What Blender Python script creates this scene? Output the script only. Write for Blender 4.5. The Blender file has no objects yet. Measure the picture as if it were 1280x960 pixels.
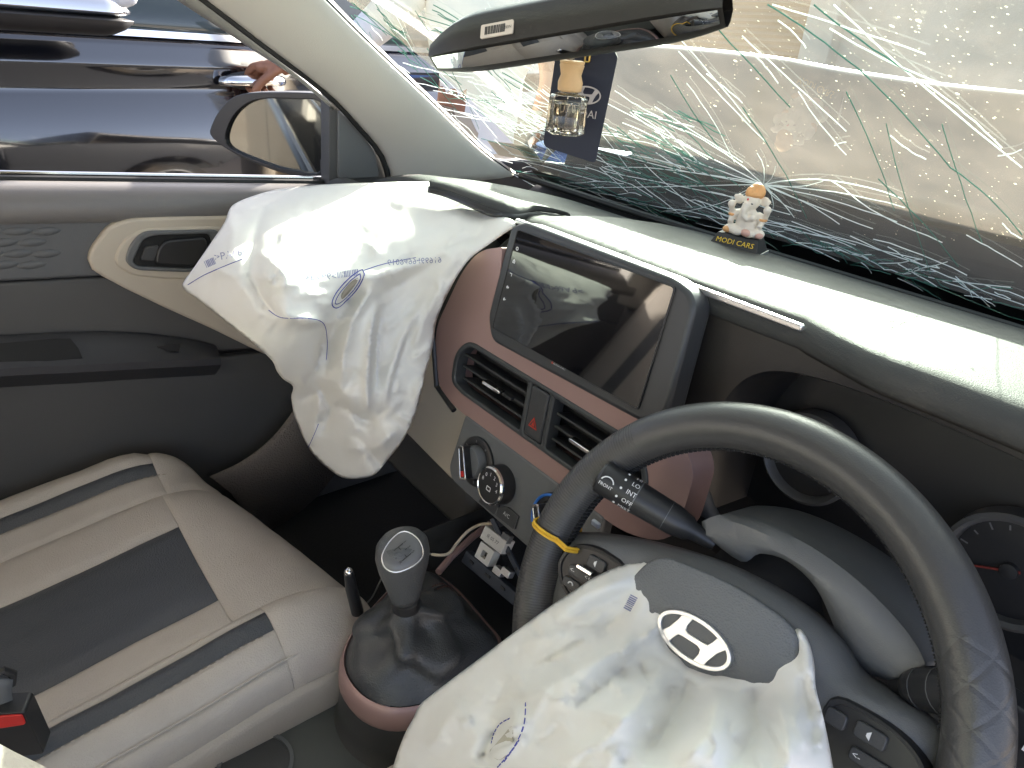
import bpy, bmesh, math, random
import numpy as np
from mathutils import Vector, Matrix, noise
from mathutils.bvhtree import BVHTree
from mathutils.geometry import delaunay_2d_cdt
R = math.radians
random.seed(7)

# ------------------------------------------------------------------ camera
scene = bpy.context.scene
C = scene.collection
CAM = Vector((0.536, -0.530, 1.239)); YAW, PITCH, ROLL, FPX = R(49.79), R(26.16), R(5.03), 874.7
_F = Vector((-math.sin(YAW)*math.cos(PITCH), math.cos(YAW)*math.cos(PITCH), -math.sin(PITCH)))
_R0 = Vector((math.cos(YAW), math.sin(YAW), 0)); _U0 = _R0.cross(_F)
_RT = math.cos(ROLL)*_R0 + math.sin(ROLL)*_U0
_UP = -math.sin(ROLL)*_R0 + math.cos(ROLL)*_U0
cd = bpy.data.cameras.new('camera'); cam = bpy.data.objects.new('camera', cd); C.objects.link(cam)
cam.matrix_world = Matrix(((_RT.x, _UP.x, -_F.x, CAM.x), (_RT.y, _UP.y, -_F.y, CAM.y), (_RT.z, _UP.z, -_F.z, CAM.z), (0, 0, 0, 1)))
cd.sensor_width = 36; cd.sensor_fit = 'HORIZONTAL'; cd.lens = FPX/1280*36; cd.clip_start = 0.02; cd.clip_end = 800
scene.camera = cam

# ------------------------------------------------------------------ light
SUN_EL, SUN_AZ = R(18.3), R(-32)          # azimuth clockwise from +Y (car's forward): front, a little to the left
w = bpy.data.worlds.new('World'); scene.world = w; w.use_nodes = True
nt = w.node_tree; bg = nt.nodes['Background']; sky = nt.nodes.new('ShaderNodeTexSky')
sky.sky_type = 'NISHITA'; sky.sun_disc = False; sky.sun_elevation = SUN_EL; sky.sun_rotation = SUN_AZ
sky.dust_density = 2.4; sky.air_density = 0.32; sky.ozone_density = 0.3
hs = nt.nodes.new('ShaderNodeHueSaturation'); hs.inputs['Saturation'].default_value = 0.68      # dusty, whitish haze
nt.links.new(sky.outputs[0], hs.inputs['Color']); nt.links.new(hs.outputs[0], bg.inputs[0]); bg.inputs[1].default_value = 0.15
sd = bpy.data.lights.new('sun', 'SUN'); sd.energy = 5.0; sd.angle = R(0.6); sd.color = (1, 0.93, 0.82)
sun = bpy.data.objects.new('sun', sd); C.objects.link(sun)
sdir = Vector((math.sin(SUN_AZ)*math.cos(SUN_EL), math.cos(SUN_AZ)*math.cos(SUN_EL), math.sin(SUN_EL)))
sun.rotation_euler = sdir.to_track_quat('Z', 'Y').to_euler()
scene.view_settings.view_transform = 'Standard'; scene.view_settings.look = 'None'
scene.view_settings.exposure = 2.7; scene.view_settings.gamma = 1.0
scene.view_settings.use_curve_mapping = False
scene.render.engine = 'CYCLES'
scene.cycles.max_bounces = 10; scene.cycles.diffuse_bounces = 5; scene.cycles.transparent_max_bounces = 16

# ------------------------------------------------------------------ measuring helpers: where a sight line meets a real surface
def ray(px, py): return _F + _RT*((px-640)/FPX) - _UP*((py-480)/FPX)
def at(px, py, **k):
    d = ray(px, py); (a, v), = k.items(); i = 'XYZ'.index(a)
    return CAM + d*((v-CAM[i])/d[i])
def onp(px, py, p0, n):
    d = ray(px, py); return CAM + d*((Vector(p0)-CAM).dot(n)/d.dot(n))
class Fr:
    """local frame: origin, u axis, v axis, w = u x v"""
    def __init__(s, o, u, v):
        s.o = Vector(o); s.u = Vector(u).normalized(); s.w = s.u.cross(Vector(v)).normalized(); s.v = s.w.cross(s.u)
    def __call__(s, u, v, w=0): return s.o + s.u*u + s.v*v + s.w*w
    def px(s, x, y, off=0):
        P = onp(x, y, s.o + s.w*off, s.w) - s.o; return (P.dot(s.u), P.dot(s.v))
    def rot(s, a):
        c, q = math.cos(a), math.sin(a); return Fr(s.o, s.u*c + s.v*q, s.v*c - s.u*q)
    def move(s, u, v, w=0): return Fr(s(u, v, w), s.u, s.v)

# ------------------------------------------------------------------ materials
MATS = {}
def mat(name, col, rough=0.5, metal=0.0, bump=0.0, bscale=400, var=0.0, vscale=6, coat=0.0, spec=0.5, dirt=None, dirt_amt=0.0, dscale=4, bdist=0.001, transl=0.0, emis=None):
    m = bpy.data.materials.new(name); m.use_nodes = True; N = m.node_tree.nodes; L = m.node_tree.links
    b = N['Principled BSDF']; b.inputs['Base Color'].default_value = (*col, 1); b.inputs['Roughness'].default_value = rough
    b.inputs['Metallic'].default_value = metal; b.inputs['Coat Weight'].default_value = coat; b.inputs['Coat Roughness'].default_value = 0.04
    b.inputs['Specular IOR Level'].default_value = spec
    if coat >= 1.0: b.inputs['Coat IOR'].default_value = 1.8
    tc = N.new('ShaderNodeTexCoord'); src = None
    if var > 0:
        n = N.new('ShaderNodeTexNoise'); n.inputs['Scale'].default_value = vscale; n.inputs['Detail'].default_value = 6; L.new(tc.outputs['Object'], n.inputs['Vector'])
        mx = N.new('ShaderNodeMix'); mx.data_type = 'RGBA'
        mx.inputs['A'].default_value = tuple(c*(1-var) for c in col)+(1,); mx.inputs['B'].default_value = tuple(min(1, c*(1+var)) for c in col)+(1,)
        L.new(n.outputs['Fac'], mx.inputs['Factor']); src = mx.outputs['Result']
    if dirt:
        n = N.new('ShaderNodeTexNoise'); n.inputs['Scale'].default_value = dscale; n.inputs['Detail'].default_value = 8; n.inputs['Roughness'].default_value = 0.65; L.new(tc.outputs['Object'], n.inputs['Vector'])
        rp = N.new('ShaderNodeMapRange'); rp.inputs['From Min'].default_value = 0.42; rp.inputs['From Max'].default_value = 0.72; rp.inputs['To Max'].default_value = dirt_amt; L.new(n.outputs['Fac'], rp.inputs['Value'])
        mx = N.new('ShaderNodeMix'); mx.data_type = 'RGBA'; mx.inputs['B'].default_value = (*dirt, 1)
        if src: L.new(src, mx.inputs['A'])
        else: mx.inputs['A'].default_value = (*col, 1)
        L.new(rp.outputs['Result'], mx.inputs['Factor']); src = mx.outputs['Result']
        ad = N.new('ShaderNodeMath'); ad.operation = 'ADD'; ad.inputs[1].default_value = rough; L.new(rp.outputs['Result'], ad.inputs[0]); L.new(ad.outputs[0], b.inputs['Roughness'])
    if src: L.new(src, b.inputs['Base Color'])
    if bump > 0:
        n = N.new('ShaderNodeTexVoronoi' if bscale >= 300 else 'ShaderNodeTexNoise'); n.inputs['Scale'].default_value = bscale; L.new(tc.outputs['Object'], n.inputs['Vector'])
        bp = N.new('ShaderNodeBump'); bp.inputs['Strength'].default_value = bump; bp.inputs['Distance'].default_value = bdist
        L.new(n.outputs[0], bp.inputs['Height']); L.new(bp.outputs[0], b.inputs['Normal'])
    if transl > 0:
        t = N.new('ShaderNodeBsdfTranslucent'); t.inputs[0].default_value = (*col, 1); ms = N.new('ShaderNodeMixShader'); ms.inputs[0].default_value = transl
        L.new(b.outputs[0], ms.inputs[1]); L.new(t.outputs[0], ms.inputs[2]); L.new(ms.outputs[0], N['Material Output'].inputs[0])
    if emis: b.inputs['Emission Color'].default_value = (*emis[0], 1); b.inputs['Emission Strength'].default_value = emis[1]
    MATS[name] = m; return m
DASH = mat('dash_plastic', (0.046, 0.048, 0.047), 0.6, spec=0.2, bump=0.35, bscale=900, var=0.08, bdist=0.0006, dirt=(0.2, 0.18, 0.15), dirt_amt=0.15, dscale=9)
DARK = mat('charcoal_plastic', (0.046, 0.047, 0.049), 0.45, bump=0.3, bscale=1100, bdist=0.0004, var=0.1)
FACE = mat('binnacle_plastic', (0.022, 0.019, 0.017), 0.5, bump=0.3, bscale=1000, bdist=0.0004, var=0.1)
BLACK = mat('black_plastic', (0.019, 0.019, 0.020), 0.4, var=0.15)
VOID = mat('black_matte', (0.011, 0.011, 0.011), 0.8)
GREYP = mat('grey_plastic', (0.120, 0.124, 0.126), 0.45, bump=0.3, bscale=1200, bdist=0.0004, var=0.08)
DOORG = mat('door_grey_plastic', (0.098, 0.100, 0.103), 0.55, bump=0.35, bscale=900, bdist=0.0006, var=0.08)
DOORD = mat('door_dark_plastic', (0.074, 0.072, 0.070), 0.55, bump=0.35, bscale=900, bdist=0.0006, var=0.1)
SILL = mat('door_sill_plastic', (0.16, 0.15, 0.145), 0.4, bump=0.25, bscale=900, bdist=0.0005, var=0.06)
COPPER = mat('copper_trim', (0.37, 0.24, 0.22), 0.40, metal=0.3, var=0.06, bump=0.12, bscale=1600, bdist=0.0003)
BEIGE = mat('beige_plastic', (0.48, 0.42, 0.34), 0.5, var=0.05, bump=0.2, bscale=900, bdist=0.0004)
PILLAR = mat('pillar_trim', (0.52, 0.50, 0.46), 0.65, var=0.04, bump=0.3, bscale=700, bdist=0.0005)
LEATH = mat('beige_leather', (0.49, 0.44, 0.385), 0.48, var=0.07, bump=0.45, bscale=520, bdist=0.0009, dirt=(0.3, 0.25, 0.2), dirt_amt=0.25, dscale=7)
LEATD = mat('charcoal_leather', (0.070, 0.074, 0.080), 0.42, var=0.1, bump=0.5, bscale=480, bdist=0.001)
THREAD = mat('thread', (0.25, 0.21, 0.17), 0.8)
CHROME = mat('chrome', (0.82, 0.82, 0.82), 0.12, metal=1)
SATIN = mat('satin_silver', (0.72, 0.71, 0.70), 0.32, metal=0.85)
NYLON = mat('airbag_nylon', (0.86, 0.845, 0.80), 0.75, bump=0.15, bscale=220, bdist=0.0006, var=0.02, vscale=12, transl=0.12, dirt=(0.72, 0.68, 0.60), dirt_amt=0.25, dscale=9)
SCREEN = mat('screen_glass', (0.004, 0.004, 0.005), 0.035, spec=0.8, coat=0.5)
WHITE = mat('white_print', (0.75, 0.75, 0.75), 0.6)
KHAKI = mat('khaki_trousers', (0.45, 0.38, 0.29), 0.85, var=0.1, vscale=20)
PAPER = mat('paper', (0.72, 0.66, 0.55), 0.8)
STAMP = mat('blue_stamp_ink', (0.28, 0.29, 0.42), 0.8)
STITCH = mat('blue_stitch', (0.07, 0.08, 0.36), 0.8)
INK = mat('black_ink', (0.03, 0.03, 0.03), 0.7)
RED = mat('red_plastic', (0.62, 0.03, 0.025), 0.35)
REDP = mat('red_print', (0.50, 0.05, 0.03), 0.5)
NEEDLE = mat('dim_red', (0.16, 0.02, 0.015), 0.5)
FLANK = mat('dark_grey_paint', (0.045, 0.046, 0.05), 0.3, coat=0.6)
YELLOW = mat('yellow_rubber', (0.72, 0.42, 0.03), 0.5)
GOLD = mat('gold_print', (0.75, 0.5, 0.03), 0.45)
BLUEP = mat('blue_print', (0.03, 0.16, 0.55), 0.5)
RUBBER = mat('black_rubber', (0.010, 0.010, 0.010), 0.6)
NAVY = mat('navy_card', (0.008, 0.012, 0.03), 0.6)
MIRROR = mat('mirror_glass', (0.78, 0.80, 0.78), 0.015, metal=1)
DMIRROR = mat('dusty_mirror_glass', (0.19, 0.195, 0.18), 0.04, metal=0.9)
PAINT = mat('black_car_paint', (0.003, 0.004, 0.007), 0.1, coat=1.0, spec=1.0)
PAINTG = mat('grey_car_paint', (0.13, 0.13, 0.13), 0.35, metal=0.3, coat=0.6, dirt=(0.25, 0.205, 0.15), dirt_amt=0.8, dscale=3, var=0.1)
CARGLASS = mat('tinted_car_glass', (0.03, 0.045, 0.045), 0.03, spec=0.8)
CABLE = mat('cream_cable', (0.55, 0.47, 0.36), 0.5)
WOOD = mat('pale_wood', (0.62, 0.40, 0.20), 0.5, var=0.15, vscale=90)
SKIN = mat('skin', (0.30, 0.135, 0.075), 0.5, var=0.12, vscale=40)
SHIRT = mat('white_shirt', (0.78, 0.77, 0.74), 0.85)
JEANS = mat('blue_trousers', (0.10, 0.16, 0.36), 0.85, var=0.15, vscale=20)
HAIRM = mat('black_hair', (0.01, 0.008, 0.007), 0.5)
TYRE = mat('tyre_rubber', (0.02, 0.02, 0.02), 0.8, dirt=(0.2, 0.15, 0.1), dirt_amt=0.5)
ALLOY = mat('alloy', (0.5, 0.5, 0.5), 0.3, metal=0.9)
CONC = mat('concrete', (0.42, 0.40, 0.37), 0.85, var=0.12, vscale=1.5, bump=0.4, bscale=30, bdist=0.01, dirt=(0.26, 0.22, 0.17), dirt_amt=0.5, dscale=0.8)
SHUT = mat('brown_shutter', (0.34, 0.25, 0.17), 0.6, var=0.15, vscale=3)
EARTH = mat('dusty_earth', (0.37, 0.315, 0.25), 0.95, var=0.22, vscale=1.2, bump=0.6, bscale=8, bdist=0.03, dirt=(0.24, 0.17, 0.11), dirt_amt=0.6, dscale=0.7)
CARPET = mat('black_carpet', (0.030, 0.030, 0.030), 0.95, bump=0.6, bscale=250, bdist=0.002)
HEADL = mat('headliner', (0.45, 0.42, 0.37), 0.9)

# ------------------------------------------------------------------ mesh builder
class MB:
    def __init__(s): s.v = []; s.f = []; s.uv = None
    def add(s, vs, fs):
        o = len(s.v); s.v += [Vector(p) for p in vs]; s.f += [tuple(i+o for i in f) for f in fs]; return s
    def prism(s, poly, vec):
        vec = Vector(vec); n = len(poly); P = [Vector(p) for p in poly]
        return s.add(P + [p+vec for p in P], [tuple(range(n)), tuple(range(2*n-1, n-1, -1))] + [(i, i+n, (i+1) % n+n, (i+1) % n) for i in range(n)])
    def pl(s, fr, poly, w0, w1): return s.prism([fr(u, v, w1) for u, v in poly], fr.w*(w0-w1))
    def plate(s, fr, outer, holes, w0, w1):
        """flat plate with real holes"""
        bm = bmesh.new(); loops = []
        for lp in [outer]+holes:
            vs = [bm.verts.new(fr(u, v, w1)) for u, v in lp]
            for i in range(len(vs)): bm.edges.new((vs[i], vs[(i+1) % len(vs)]))
            loops.append(vs)
        bmesh.ops.triangle_fill(bm, edges=bm.edges[:], use_beauty=True, normal=fr.w)
        bm.verts.index_update(); o = len(s.v)
        s.v += [v.co.copy() for v in bm.verts]; s.f += [tuple(v.index+o for v in f.verts) for f in bm.faces]
        for lp in [outer]+holes:
            n = len(lp); o = len(s.v); s.v += [fr(u, v, w1) for u, v in lp]+[fr(u, v, w0) for u, v in lp]
            s.f += [(i+o, (i+1) % n+o, (i+1) % n+n+o, i+n+o) for i in range(n)]
        bm.free(); return s
    def box(s, c, size, fr=None):
        a, b, d = (q/2 for q in size); fr = fr or Fr((0, 0, 0), (1, 0, 0), (0, 1, 0)); c = Vector(c)
        return s.add([fr(c.x+i*a, c.y+j*b, c.z+k*d) for i in (-1, 1) for j in (-1, 1) for k in (-1, 1)],
                     [(0, 1, 3, 2), (4, 6, 7, 5), (0, 4, 5, 1), (2, 3, 7, 6), (0, 2, 6, 4), (1, 5, 7, 3)])
    def grid(s, rows, cu=False, cv=False):
        n, m = len(rows), len(rows[0]); vs = [p for r in rows for p in r]; fs = []
        for i in range(n if cv else n-1):
            for j in range(m if cu else m-1):
                fs.append((i*m+j, i*m+(j+1) % m, ((i+1) % n)*m+(j+1) % m, ((i+1) % n)*m+j))
        return s.add(vs, fs)
    def tube(s, pts, r, seg=8, closed=False, flat=1.0):
        P = [Vector(p) for p in pts]; n = len(P); rr = r if isinstance(r, (list, tuple)) else [r]*n; rows = []; prev = None
        for i in range(n):
            a = P[(i-1) % n] if (closed or i > 0) else P[i]; b = P[(i+1) % n] if (closed or i < n-1) else P[i]
            t = (b-a).normalized()
            if prev is None:
                x = t.orthogonal().normalized()
            else:
                x = (prev - t*prev.dot(t)).normalized()
            prev = x; y = t.cross(x)
            rows.append([P[i] + (x*math.cos(2*math.pi*k/seg) + y*math.sin(2*math.pi*k/seg)*flat)*rr[i] for k in range(seg)])
        o = len(s.v); s.grid(rows, cu=True, cv=closed)
        if not closed: s.f += [tuple(o+k for k in range(seg-1, -1, -1)), tuple(o+(n-1)*seg+k for k in range(seg))]
        return s
    def lathe(s, fr, prof, seg=24, sc=(1, 1), cap=True):
        rows = [[fr(r*math.cos(2*math.pi*k/seg)*sc[0], r*math.sin(2*math.pi*k/seg)*sc[1], h) for k in range(seg)] for r, h in prof]
        o = len(s.v); s.grid(rows, cu=True); n = len(prof)
        if cap: s.f += [tuple(o+k for k in range(seg-1, -1, -1)), tuple(o+(n-1)*seg+k for k in range(seg))]
        return s
    def ball(s, c, r, seg=14, rings=9, fr=None):
        r = r if isinstance(r, (list, tuple)) else (r, r, r); fr = fr or Fr((0, 0, 0), (1, 0, 0), (0, 1, 0)); c = Vector(c)
        rows = []
        for i in range(rings+1):
            a = math.pi*i/rings-math.pi/2; ca = max(math.cos(a), 0.02)
            rows.append([c + fr.u*(r[0]*ca*math.cos(2*math.pi*k/seg)) + fr.v*(r[1]*ca*math.sin(2*math.pi*k/seg)) + fr.w*(r[2]*math.sin(a)) for k in range(seg)])
        o = len(s.v); s.grid(rows, cu=True); s.f += [tuple(o+k for k in range(seg-1, -1, -1)), tuple(o+rings*seg+k for k in range(seg))]
        return s
    def build(s, name, m, parent=None, base=None, smooth=True, bevel=0.0, bseg=2, sub=0, ang=38, remesh=0, recalc=True, solid=0):
        o0 = Vector(base) if base is not None else (Vector(parent['_b']) if parent is not None else Vector((0, 0, 0)))
        me = bpy.data.meshes.new(name); me.from_pydata([tuple(p-o0) for p in s.v], [], s.f); me.update()
        if recalc:
            bm = bmesh.new(); bm.from_mesh(me)
            bmesh.ops.remove_doubles(bm, verts=bm.verts[:], dist=1e-6)
            bmesh.ops.recalc_face_normals(bm, faces=bm.faces[:]); bm.to_mesh(me); bm.free()
        if smooth:
            me.shade_smooth(); me.set_sharp_from_angle(angle=R(ang))
        ob = bpy.data.objects.new(name, me); C.objects.link(ob); me.materials.append(m)
        if parent is not None: ob.parent = parent
        else: ob.location = o0
        ob['_b'] = tuple(o0)
        if solid: md = ob.modifiers.new('s', 'SOLIDIFY'); md.thickness = solid; md.offset = -1
        if bevel: md = ob.modifiers.new('b', 'BEVEL'); md.width = bevel; md.segments = bseg; md.limit_method = 'ANGLE'; md.angle_limit = R(35)
        if sub: md = ob.modifiers.new('ss', 'SUBSURF'); md.levels = md.render_levels = sub
        if remesh: md = ob.modifiers.new('r', 'REMESH'); md.mode = 'VOXEL'; md.voxel_size = remesh; md.use_smooth_shade = True; sm = ob.modifiers.new('sm', 'SMOOTH'); sm.factor = 0.5; sm.iterations = 4
        return ob
def thing(name, label, cat, base=(0, 0, 0), group=None):
    o = bpy.data.objects.new(name, None); C.objects.link(o); o.location = base; o.empty_display_size = 0.02
    o['label'] = label; o['category'] = cat; o['_b'] = tuple(base)
    if group: o['group'] = group
    return o
def tag(o, label, cat, group=None):
    o['label'] = label; o['category'] = cat
    if group: o['group'] = group
    return o
def rpoly(pts, r, n=5):
    """round the corners of a 2-D polygon; r may be per corner"""
    out = []; N = len(pts)
    for i in range(N):
        p = Vector(pts[i]).to_2d(); a = Vector(pts[i-1]).to_2d(); b = Vector(pts[(i+1) % N]).to_2d()
        rr = r[i] if isinstance(r, (list, tuple)) else r
        da, db = (a-p), (b-p); k = min(rr, da.length*0.48, db.length*0.48)
        if k < 1e-6: out.append(tuple(p)); continue
        A = p+da.normalized()*k; B = p+db.normalized()*k
        for j in range(n+1):
            t = j/n; q = A*(1-t)**2 + p*2*t*(1-t) + B*t*t; out.append((q.x, q.y))
    return out
def smoothpts(pts, n=6, closed=False):
    """Catmull-Rom through points of any dimension"""
    P = [np.array(p, float) for p in pts]; N = len(P); out = []
    for i in range(N if closed else N-1):
        p0 = P[(i-1) % N] if (closed or i > 0) else P[i]; p1 = P[i]; p2 = P[(i+1) % N]; p3 = P[(i+2) % N] if (closed or i < N-2) else p2
        for j in range(n):
            t = j/n; out.append(0.5*((2*p1)+(-p0+p2)*t+(2*p0-5*p1+4*p2-p3)*t*t+(-p0+3*p1-3*p2+p3)*t**3))
    if not closed: out.append(P[-1])
    return [tuple(q) for q in out]
def rect(u0, v0, u1, v1): return [(u0, v0), (u1, v0), (u1, v1), (u0, v1)]
def ell(cu, cv, a, b, n=32, rot=0): return [(cu+a*math.cos(t)*math.cos(rot)-b*math.sin(t)*math.sin(rot), cv+a*math.cos(t)*math.sin(rot)+b*math.sin(t)*math.cos(rot)) for t in (2*math.pi*k/n for k in range(n))]
def text2d(s, size):
    cu = bpy.data.curves.new('t', 'FONT'); cu.body = s; cu.size = size; cu.align_x = 'CENTER'; cu.align_y = 'CENTER'; cu.resolution_u = 2
    ob = bpy.data.objects.new('t', cu); C.objects.link(ob); dg = bpy.context.evaluated_depsgraph_get()
    me = bpy.data.meshes.new_from_object(ob.evaluated_get(dg)); vs = [(v.co.x, v.co.y) for v in me.vertices]; fs = [tuple(p.vertices) for p in me.polygons]
    bpy.data.objects.remove(ob); bpy.data.curves.remove(cu); bpy.data.meshes.remove(me); return vs, fs
def text(name, s, fr, u, v, w, size, m, parent, sx=1.0, rot=0.0):
    vs, fs = text2d(s, size); c, q = math.cos(rot), math.sin(rot)
    return MB().add([fr(u+(x*sx)*c-y*q, v+(x*sx)*q+y*c, w) for x, y in vs], fs).build(name, m, parent, smooth=False, recalc=False)

# ================================================================== THE SETTING
g = MB(); g.grid([[(-150+300*i/30, -150+300*j/30, 0) for i in range(31)] for j in range(31)])
o = g.build('ground', EARTH, smooth=False, recalc=False); o['kind'] = 'structure'

t = thing('concrete_wall', 'pale grey concrete wall beyond the bonnet with a narrow pillar at its left end', 'wall', (-1, 9, 0))
MB().box((1.1, 9.15, 1.25), (12.6, 0.3, 2.5)).build('wall', CONC, t, bevel=0.02)
MB().box((-5.0, 9.02, 1.3), (0.42, 0.5, 2.6)).build('pillar', CONC, t, bevel=0.02)
MB().box((1.1, 9.15, 2.55), (12.7, 0.38, 0.10)).build('coping', CONC, t, bevel=0.01)
t = thing('roller_shutter', 'brown ribbed roller shutter beside the pale concrete wall', 'shutter', (-7.3, 9.2, 0))
rows = []
for i in range(61):
    z = 0.02+i*0.04; rows.append([(-9.2, 9.2-0.03*(i % 2), z), (-5.22, 9.2-0.03*(i % 2), z)])
MB().grid(rows).build('slat_curtain', SHUT, t, smooth=False)
MB().box((-7.2, 9.2, 2.48), (4.1, 0.3, 0.22)).build('shutter_box', SHUT, t, bevel=0.01)

# ================================================================== BLACK CAR ALONGSIDE (faces the other way)
bc = thing('black_car', 'glossy black car parked alongside beyond the passenger window, chrome strip under its glass', 'car', (-2.9, 0, 0))
def bprof(s0, s1, y0, y1, ny=28, bow=0.05):
    """loft the side profile between profile stations along the car"""
    rows = []
    for j in range(ny+1):
        y = y0+(y1-y0)*j/ny; k = bow*((y-0.1)/2.6)**2
        rows.append([(x-k*3, y, z) for x, z in s0_s1(s0, s1)])
    return rows
SIDE = [(-2.246, 1.150), (-2.239, 1.125), (-2.230, 1.09), (-2.2255, 1.073), (-2.2245, 1.066), (-2.226, 1.060), (-2.2285, 1.03), (-2.230, 1.0), (-2.229, 0.990), (-2.226, 0.982), (-2.212, 0.94), (-2.199, 0.89), (-2.190, 0.84), (-2.186, 0.79), (-2.185, 0.72), (-2.188, 0.62), (-2.195, 0.5), (-2.20, 0.42), (-2.18, 0.37), (-2.19, 0.30), (-2.30, 0.25)]
def s0_s1(a, b): return SIDE[a:b]
def door_rows(y0, y1, ny=14): return bprof(0, len(SIDE), y0, y1, ny)
MB().grid(door_rows(-0.98, 0.772)).build('front_door', PAINT, bc, recalc=True, solid=0.02)
MB().grid(door_rows(0.778, 1.75)).build('rear_door', PAINT, bc, solid=0.02)
MB().grid(door_rows(-2.5, -0.986)).build('front_wing', PAINT, bc, solid=0.02)
MB().grid(door_rows(1.756, 2.7)).build('rear_quarter', PAINT, bc, solid=0.02)
MB().grid([[(-2.254-0.15*((y-0.1)/2.6)**2, y, 1.148), (-2.240-0.15*((y-0.1)/2.6)**2, y, 1.152), (-2.242-0.15*((y-0.1)/2.6)**2, y, 1.172), (-2.256-0.15*((y-0.1)/2.6)**2, y, 1.176)] for y in np.linspace(-1.2, 2.2, 20)]).build('chrome_strip', CHROME, bc, solid=0.004)
MB().grid([[(-2.262-0.15*((y-0.1)/2.6)**2-0.33*k-0.1*k*k, y+(-1.1 if y < -0.9 else 0)*0, 1.172+0.43*k) for k in (0, .25, .5, .75, 1)] for y in np.linspace(-0.75, 2.0, 20)]).build('side_window', CARGLASS, bc, solid=0.004)
MB().prism([(-2.79, y, z) for y, z in [(-0.75, 1.6), (-1.35, 1.15), (-2.6, 1.05), (-2.75, 0.7), (-2.75, 0.3), (2.9, 0.3), (2.9, 1.1), (2.2, 1.6), (1.6, 1.66), (0, 1.66)]], (-1.2, 0, 0)).build('cabin', PAINT, bc, bevel=0.06)
for yw in (-1.75, 1.95):
    fr = Fr((-2.36, yw, 0.33), (0, 1, 0), (0, 0, 1)); wo = MB().lathe(fr, [(0.33, -0.12), (0.335, 0), (0.32, 0.10), (0.23, 0.11)], 32).build('wheel', TYRE, bc)
    MB().lathe(fr, [(0.22, 0.105), (0.2, 0.118), (0.06, 0.122)], 24).build('rim', ALLOY, wo)
# chrome door handle
hz = 1.030
hp = smoothpts([(-2.218, 0.325, hz-0.004), (-2.185, 0.345, hz), (-2.172, 0.40, hz+0.002), (-2.170, 0.46, hz+0.004), (-2.176, 0.53, hz+0.004), (-2.222, 0.565, hz+0.004)], 5)
hd = MB().tube(hp, [0.017+0.006*math.sin(math.pi*i/(len(hp)-1)) for i in range(len(hp))], 12, flat=0.75).build('door_handle', CHROME, bc)
MB().ball((-2.229, 0.44, hz-0.002), (0.012, 0.10, 0.032)).build('handle_recess', BLACK, hd)
# its door mirror, seen at the top left corner
mr = Fr((-2.02, -0.13, 1.206), (0, 1, 0), (0, 0, 1))
sh = MB().grid([[mr(-0.36+0.44*k, 0.012+(0.075*math.sin(a) if math.sin(a) > 0 else 0.02*math.sin(a))*(1-0.25*k)*(1-max(0, (k-0.85)/0.15)**2*.8), 0.085*math.cos(a)*(1-max(0, (k-0.85)/0.15)**2*.7)) for a in np.linspace(0, 2*math.pi, 25)[:-1]] for k in np.linspace(0, 1, 16)], cu=True).build('mirror_shell', CHROME, bc)
MB().grid([[mr(-0.36+0.45*k, -0.008+(0.012*math.sin(a) if math.sin(a) > 0 else 0.042*math.sin(a))*(1-max(0, (k-0.8)/0.2)**2*.8), 0.088*math.cos(a)*(1-max(0, (k-0.8)/0.2)**2*.8)) for a in np.linspace(0, 2*math.pi, 25)[:-1]] for k in np.linspace(0, 1, 16)], cu=True).build('mirror_base', BLACK, bc)
MB().ball(mr(0.05, 0.055, 0.05), (0.03, 0.045, 0.03), fr=Fr((0, 0, 0), (1, 0, 0), (0, 1, 0))).build('indicator_lamp', mat('lamp_clear', (0.6, 0.62, 0.66), 0.12, coat=0.6), sh)
MB().tube([mr(-0.27, -0.02, -0.05), mr(-0.30, -0.07, -0.15), mr(-0.30, -0.10, -0.28)], [0.05, 0.045, 0.05], 12).build('mirror_arm', BLACK, bc)

_pv = Vector((-2.2, 0.44, 0)); _rz = Matrix.Rotation(R(11), 3, 'Z'); bc.location = _pv+_rz@(Vector((-2.9, 0, 0))-_pv); bc.rotation_euler.z = R(11)     # parked at a slight angle
# ================================================================== PERSON AT THE BLACK CAR'S DOOR
pb = (-1.62, 1.03, 0)
pe = thing('person', 'person in white shirt outside, one hand gripping the chrome handle of the black car', 'person', pb)
def skin_mesh(name, verts, edges, rads, m, parent, root=0):
    b = Vector(parent['_b']); me = bpy.data.meshes.new(name); me.from_pydata([tuple(Vector(v)-b) for v in verts], edges, []); me.update(); me.materials.append(m)
    ob = bpy.data.objects.new(name, me); C.objects.link(ob); ob.parent = parent; ob['_b'] = tuple(b)
    md = ob.modifiers.new('sk', 'SKIN'); md.use_smooth_shade = True
    for i, r in enumerate(rads): me.skin_vertices[0].data[i].radius = (r, r) if not isinstance(r, tuple) else r; me.skin_vertices[0].data[i].use_root = (i == root)
    s_ = ob.modifiers.new('ss', 'SUBSURF'); s_.levels = s_.render_levels = 2
    return ob
px_, py_ = -1.62, 1.03
V = [(px_, py_, 0.95), (px_, py_, 1.12), (px_-.01, py_, 1.34), (px_-.02, py_-.01, 1.46), (px_-.04, py_-.03, 1.53), (px_-.06, py_-.05, 1.62), (px_-.06, py_-.05, 1.71),   # 0-6 trunk head
     (px_-.06, py_-.19, 1.40), (px_-.22, py_-.33, 1.21), (-2.07, 0.575, 1.105), (px_+.04, py_+.19, 1.40), (px_+.09, py_+.25, 1.12), (px_, py_+.24, 0.88),       # arms
     (px_-.01, py_-.09, 0.90), (px_-.04, py_-.11, 0.50), (px_, py_-.12, 0.09), (px_-.13, py_-.13, 0.035), (px_+.01, py_+.09, 0.90), (px_+.02, py_+.11, 0.50), (px_+.05, py_+.12, 0.09), (px_-.08, py_+.13, 0.035)]
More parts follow.
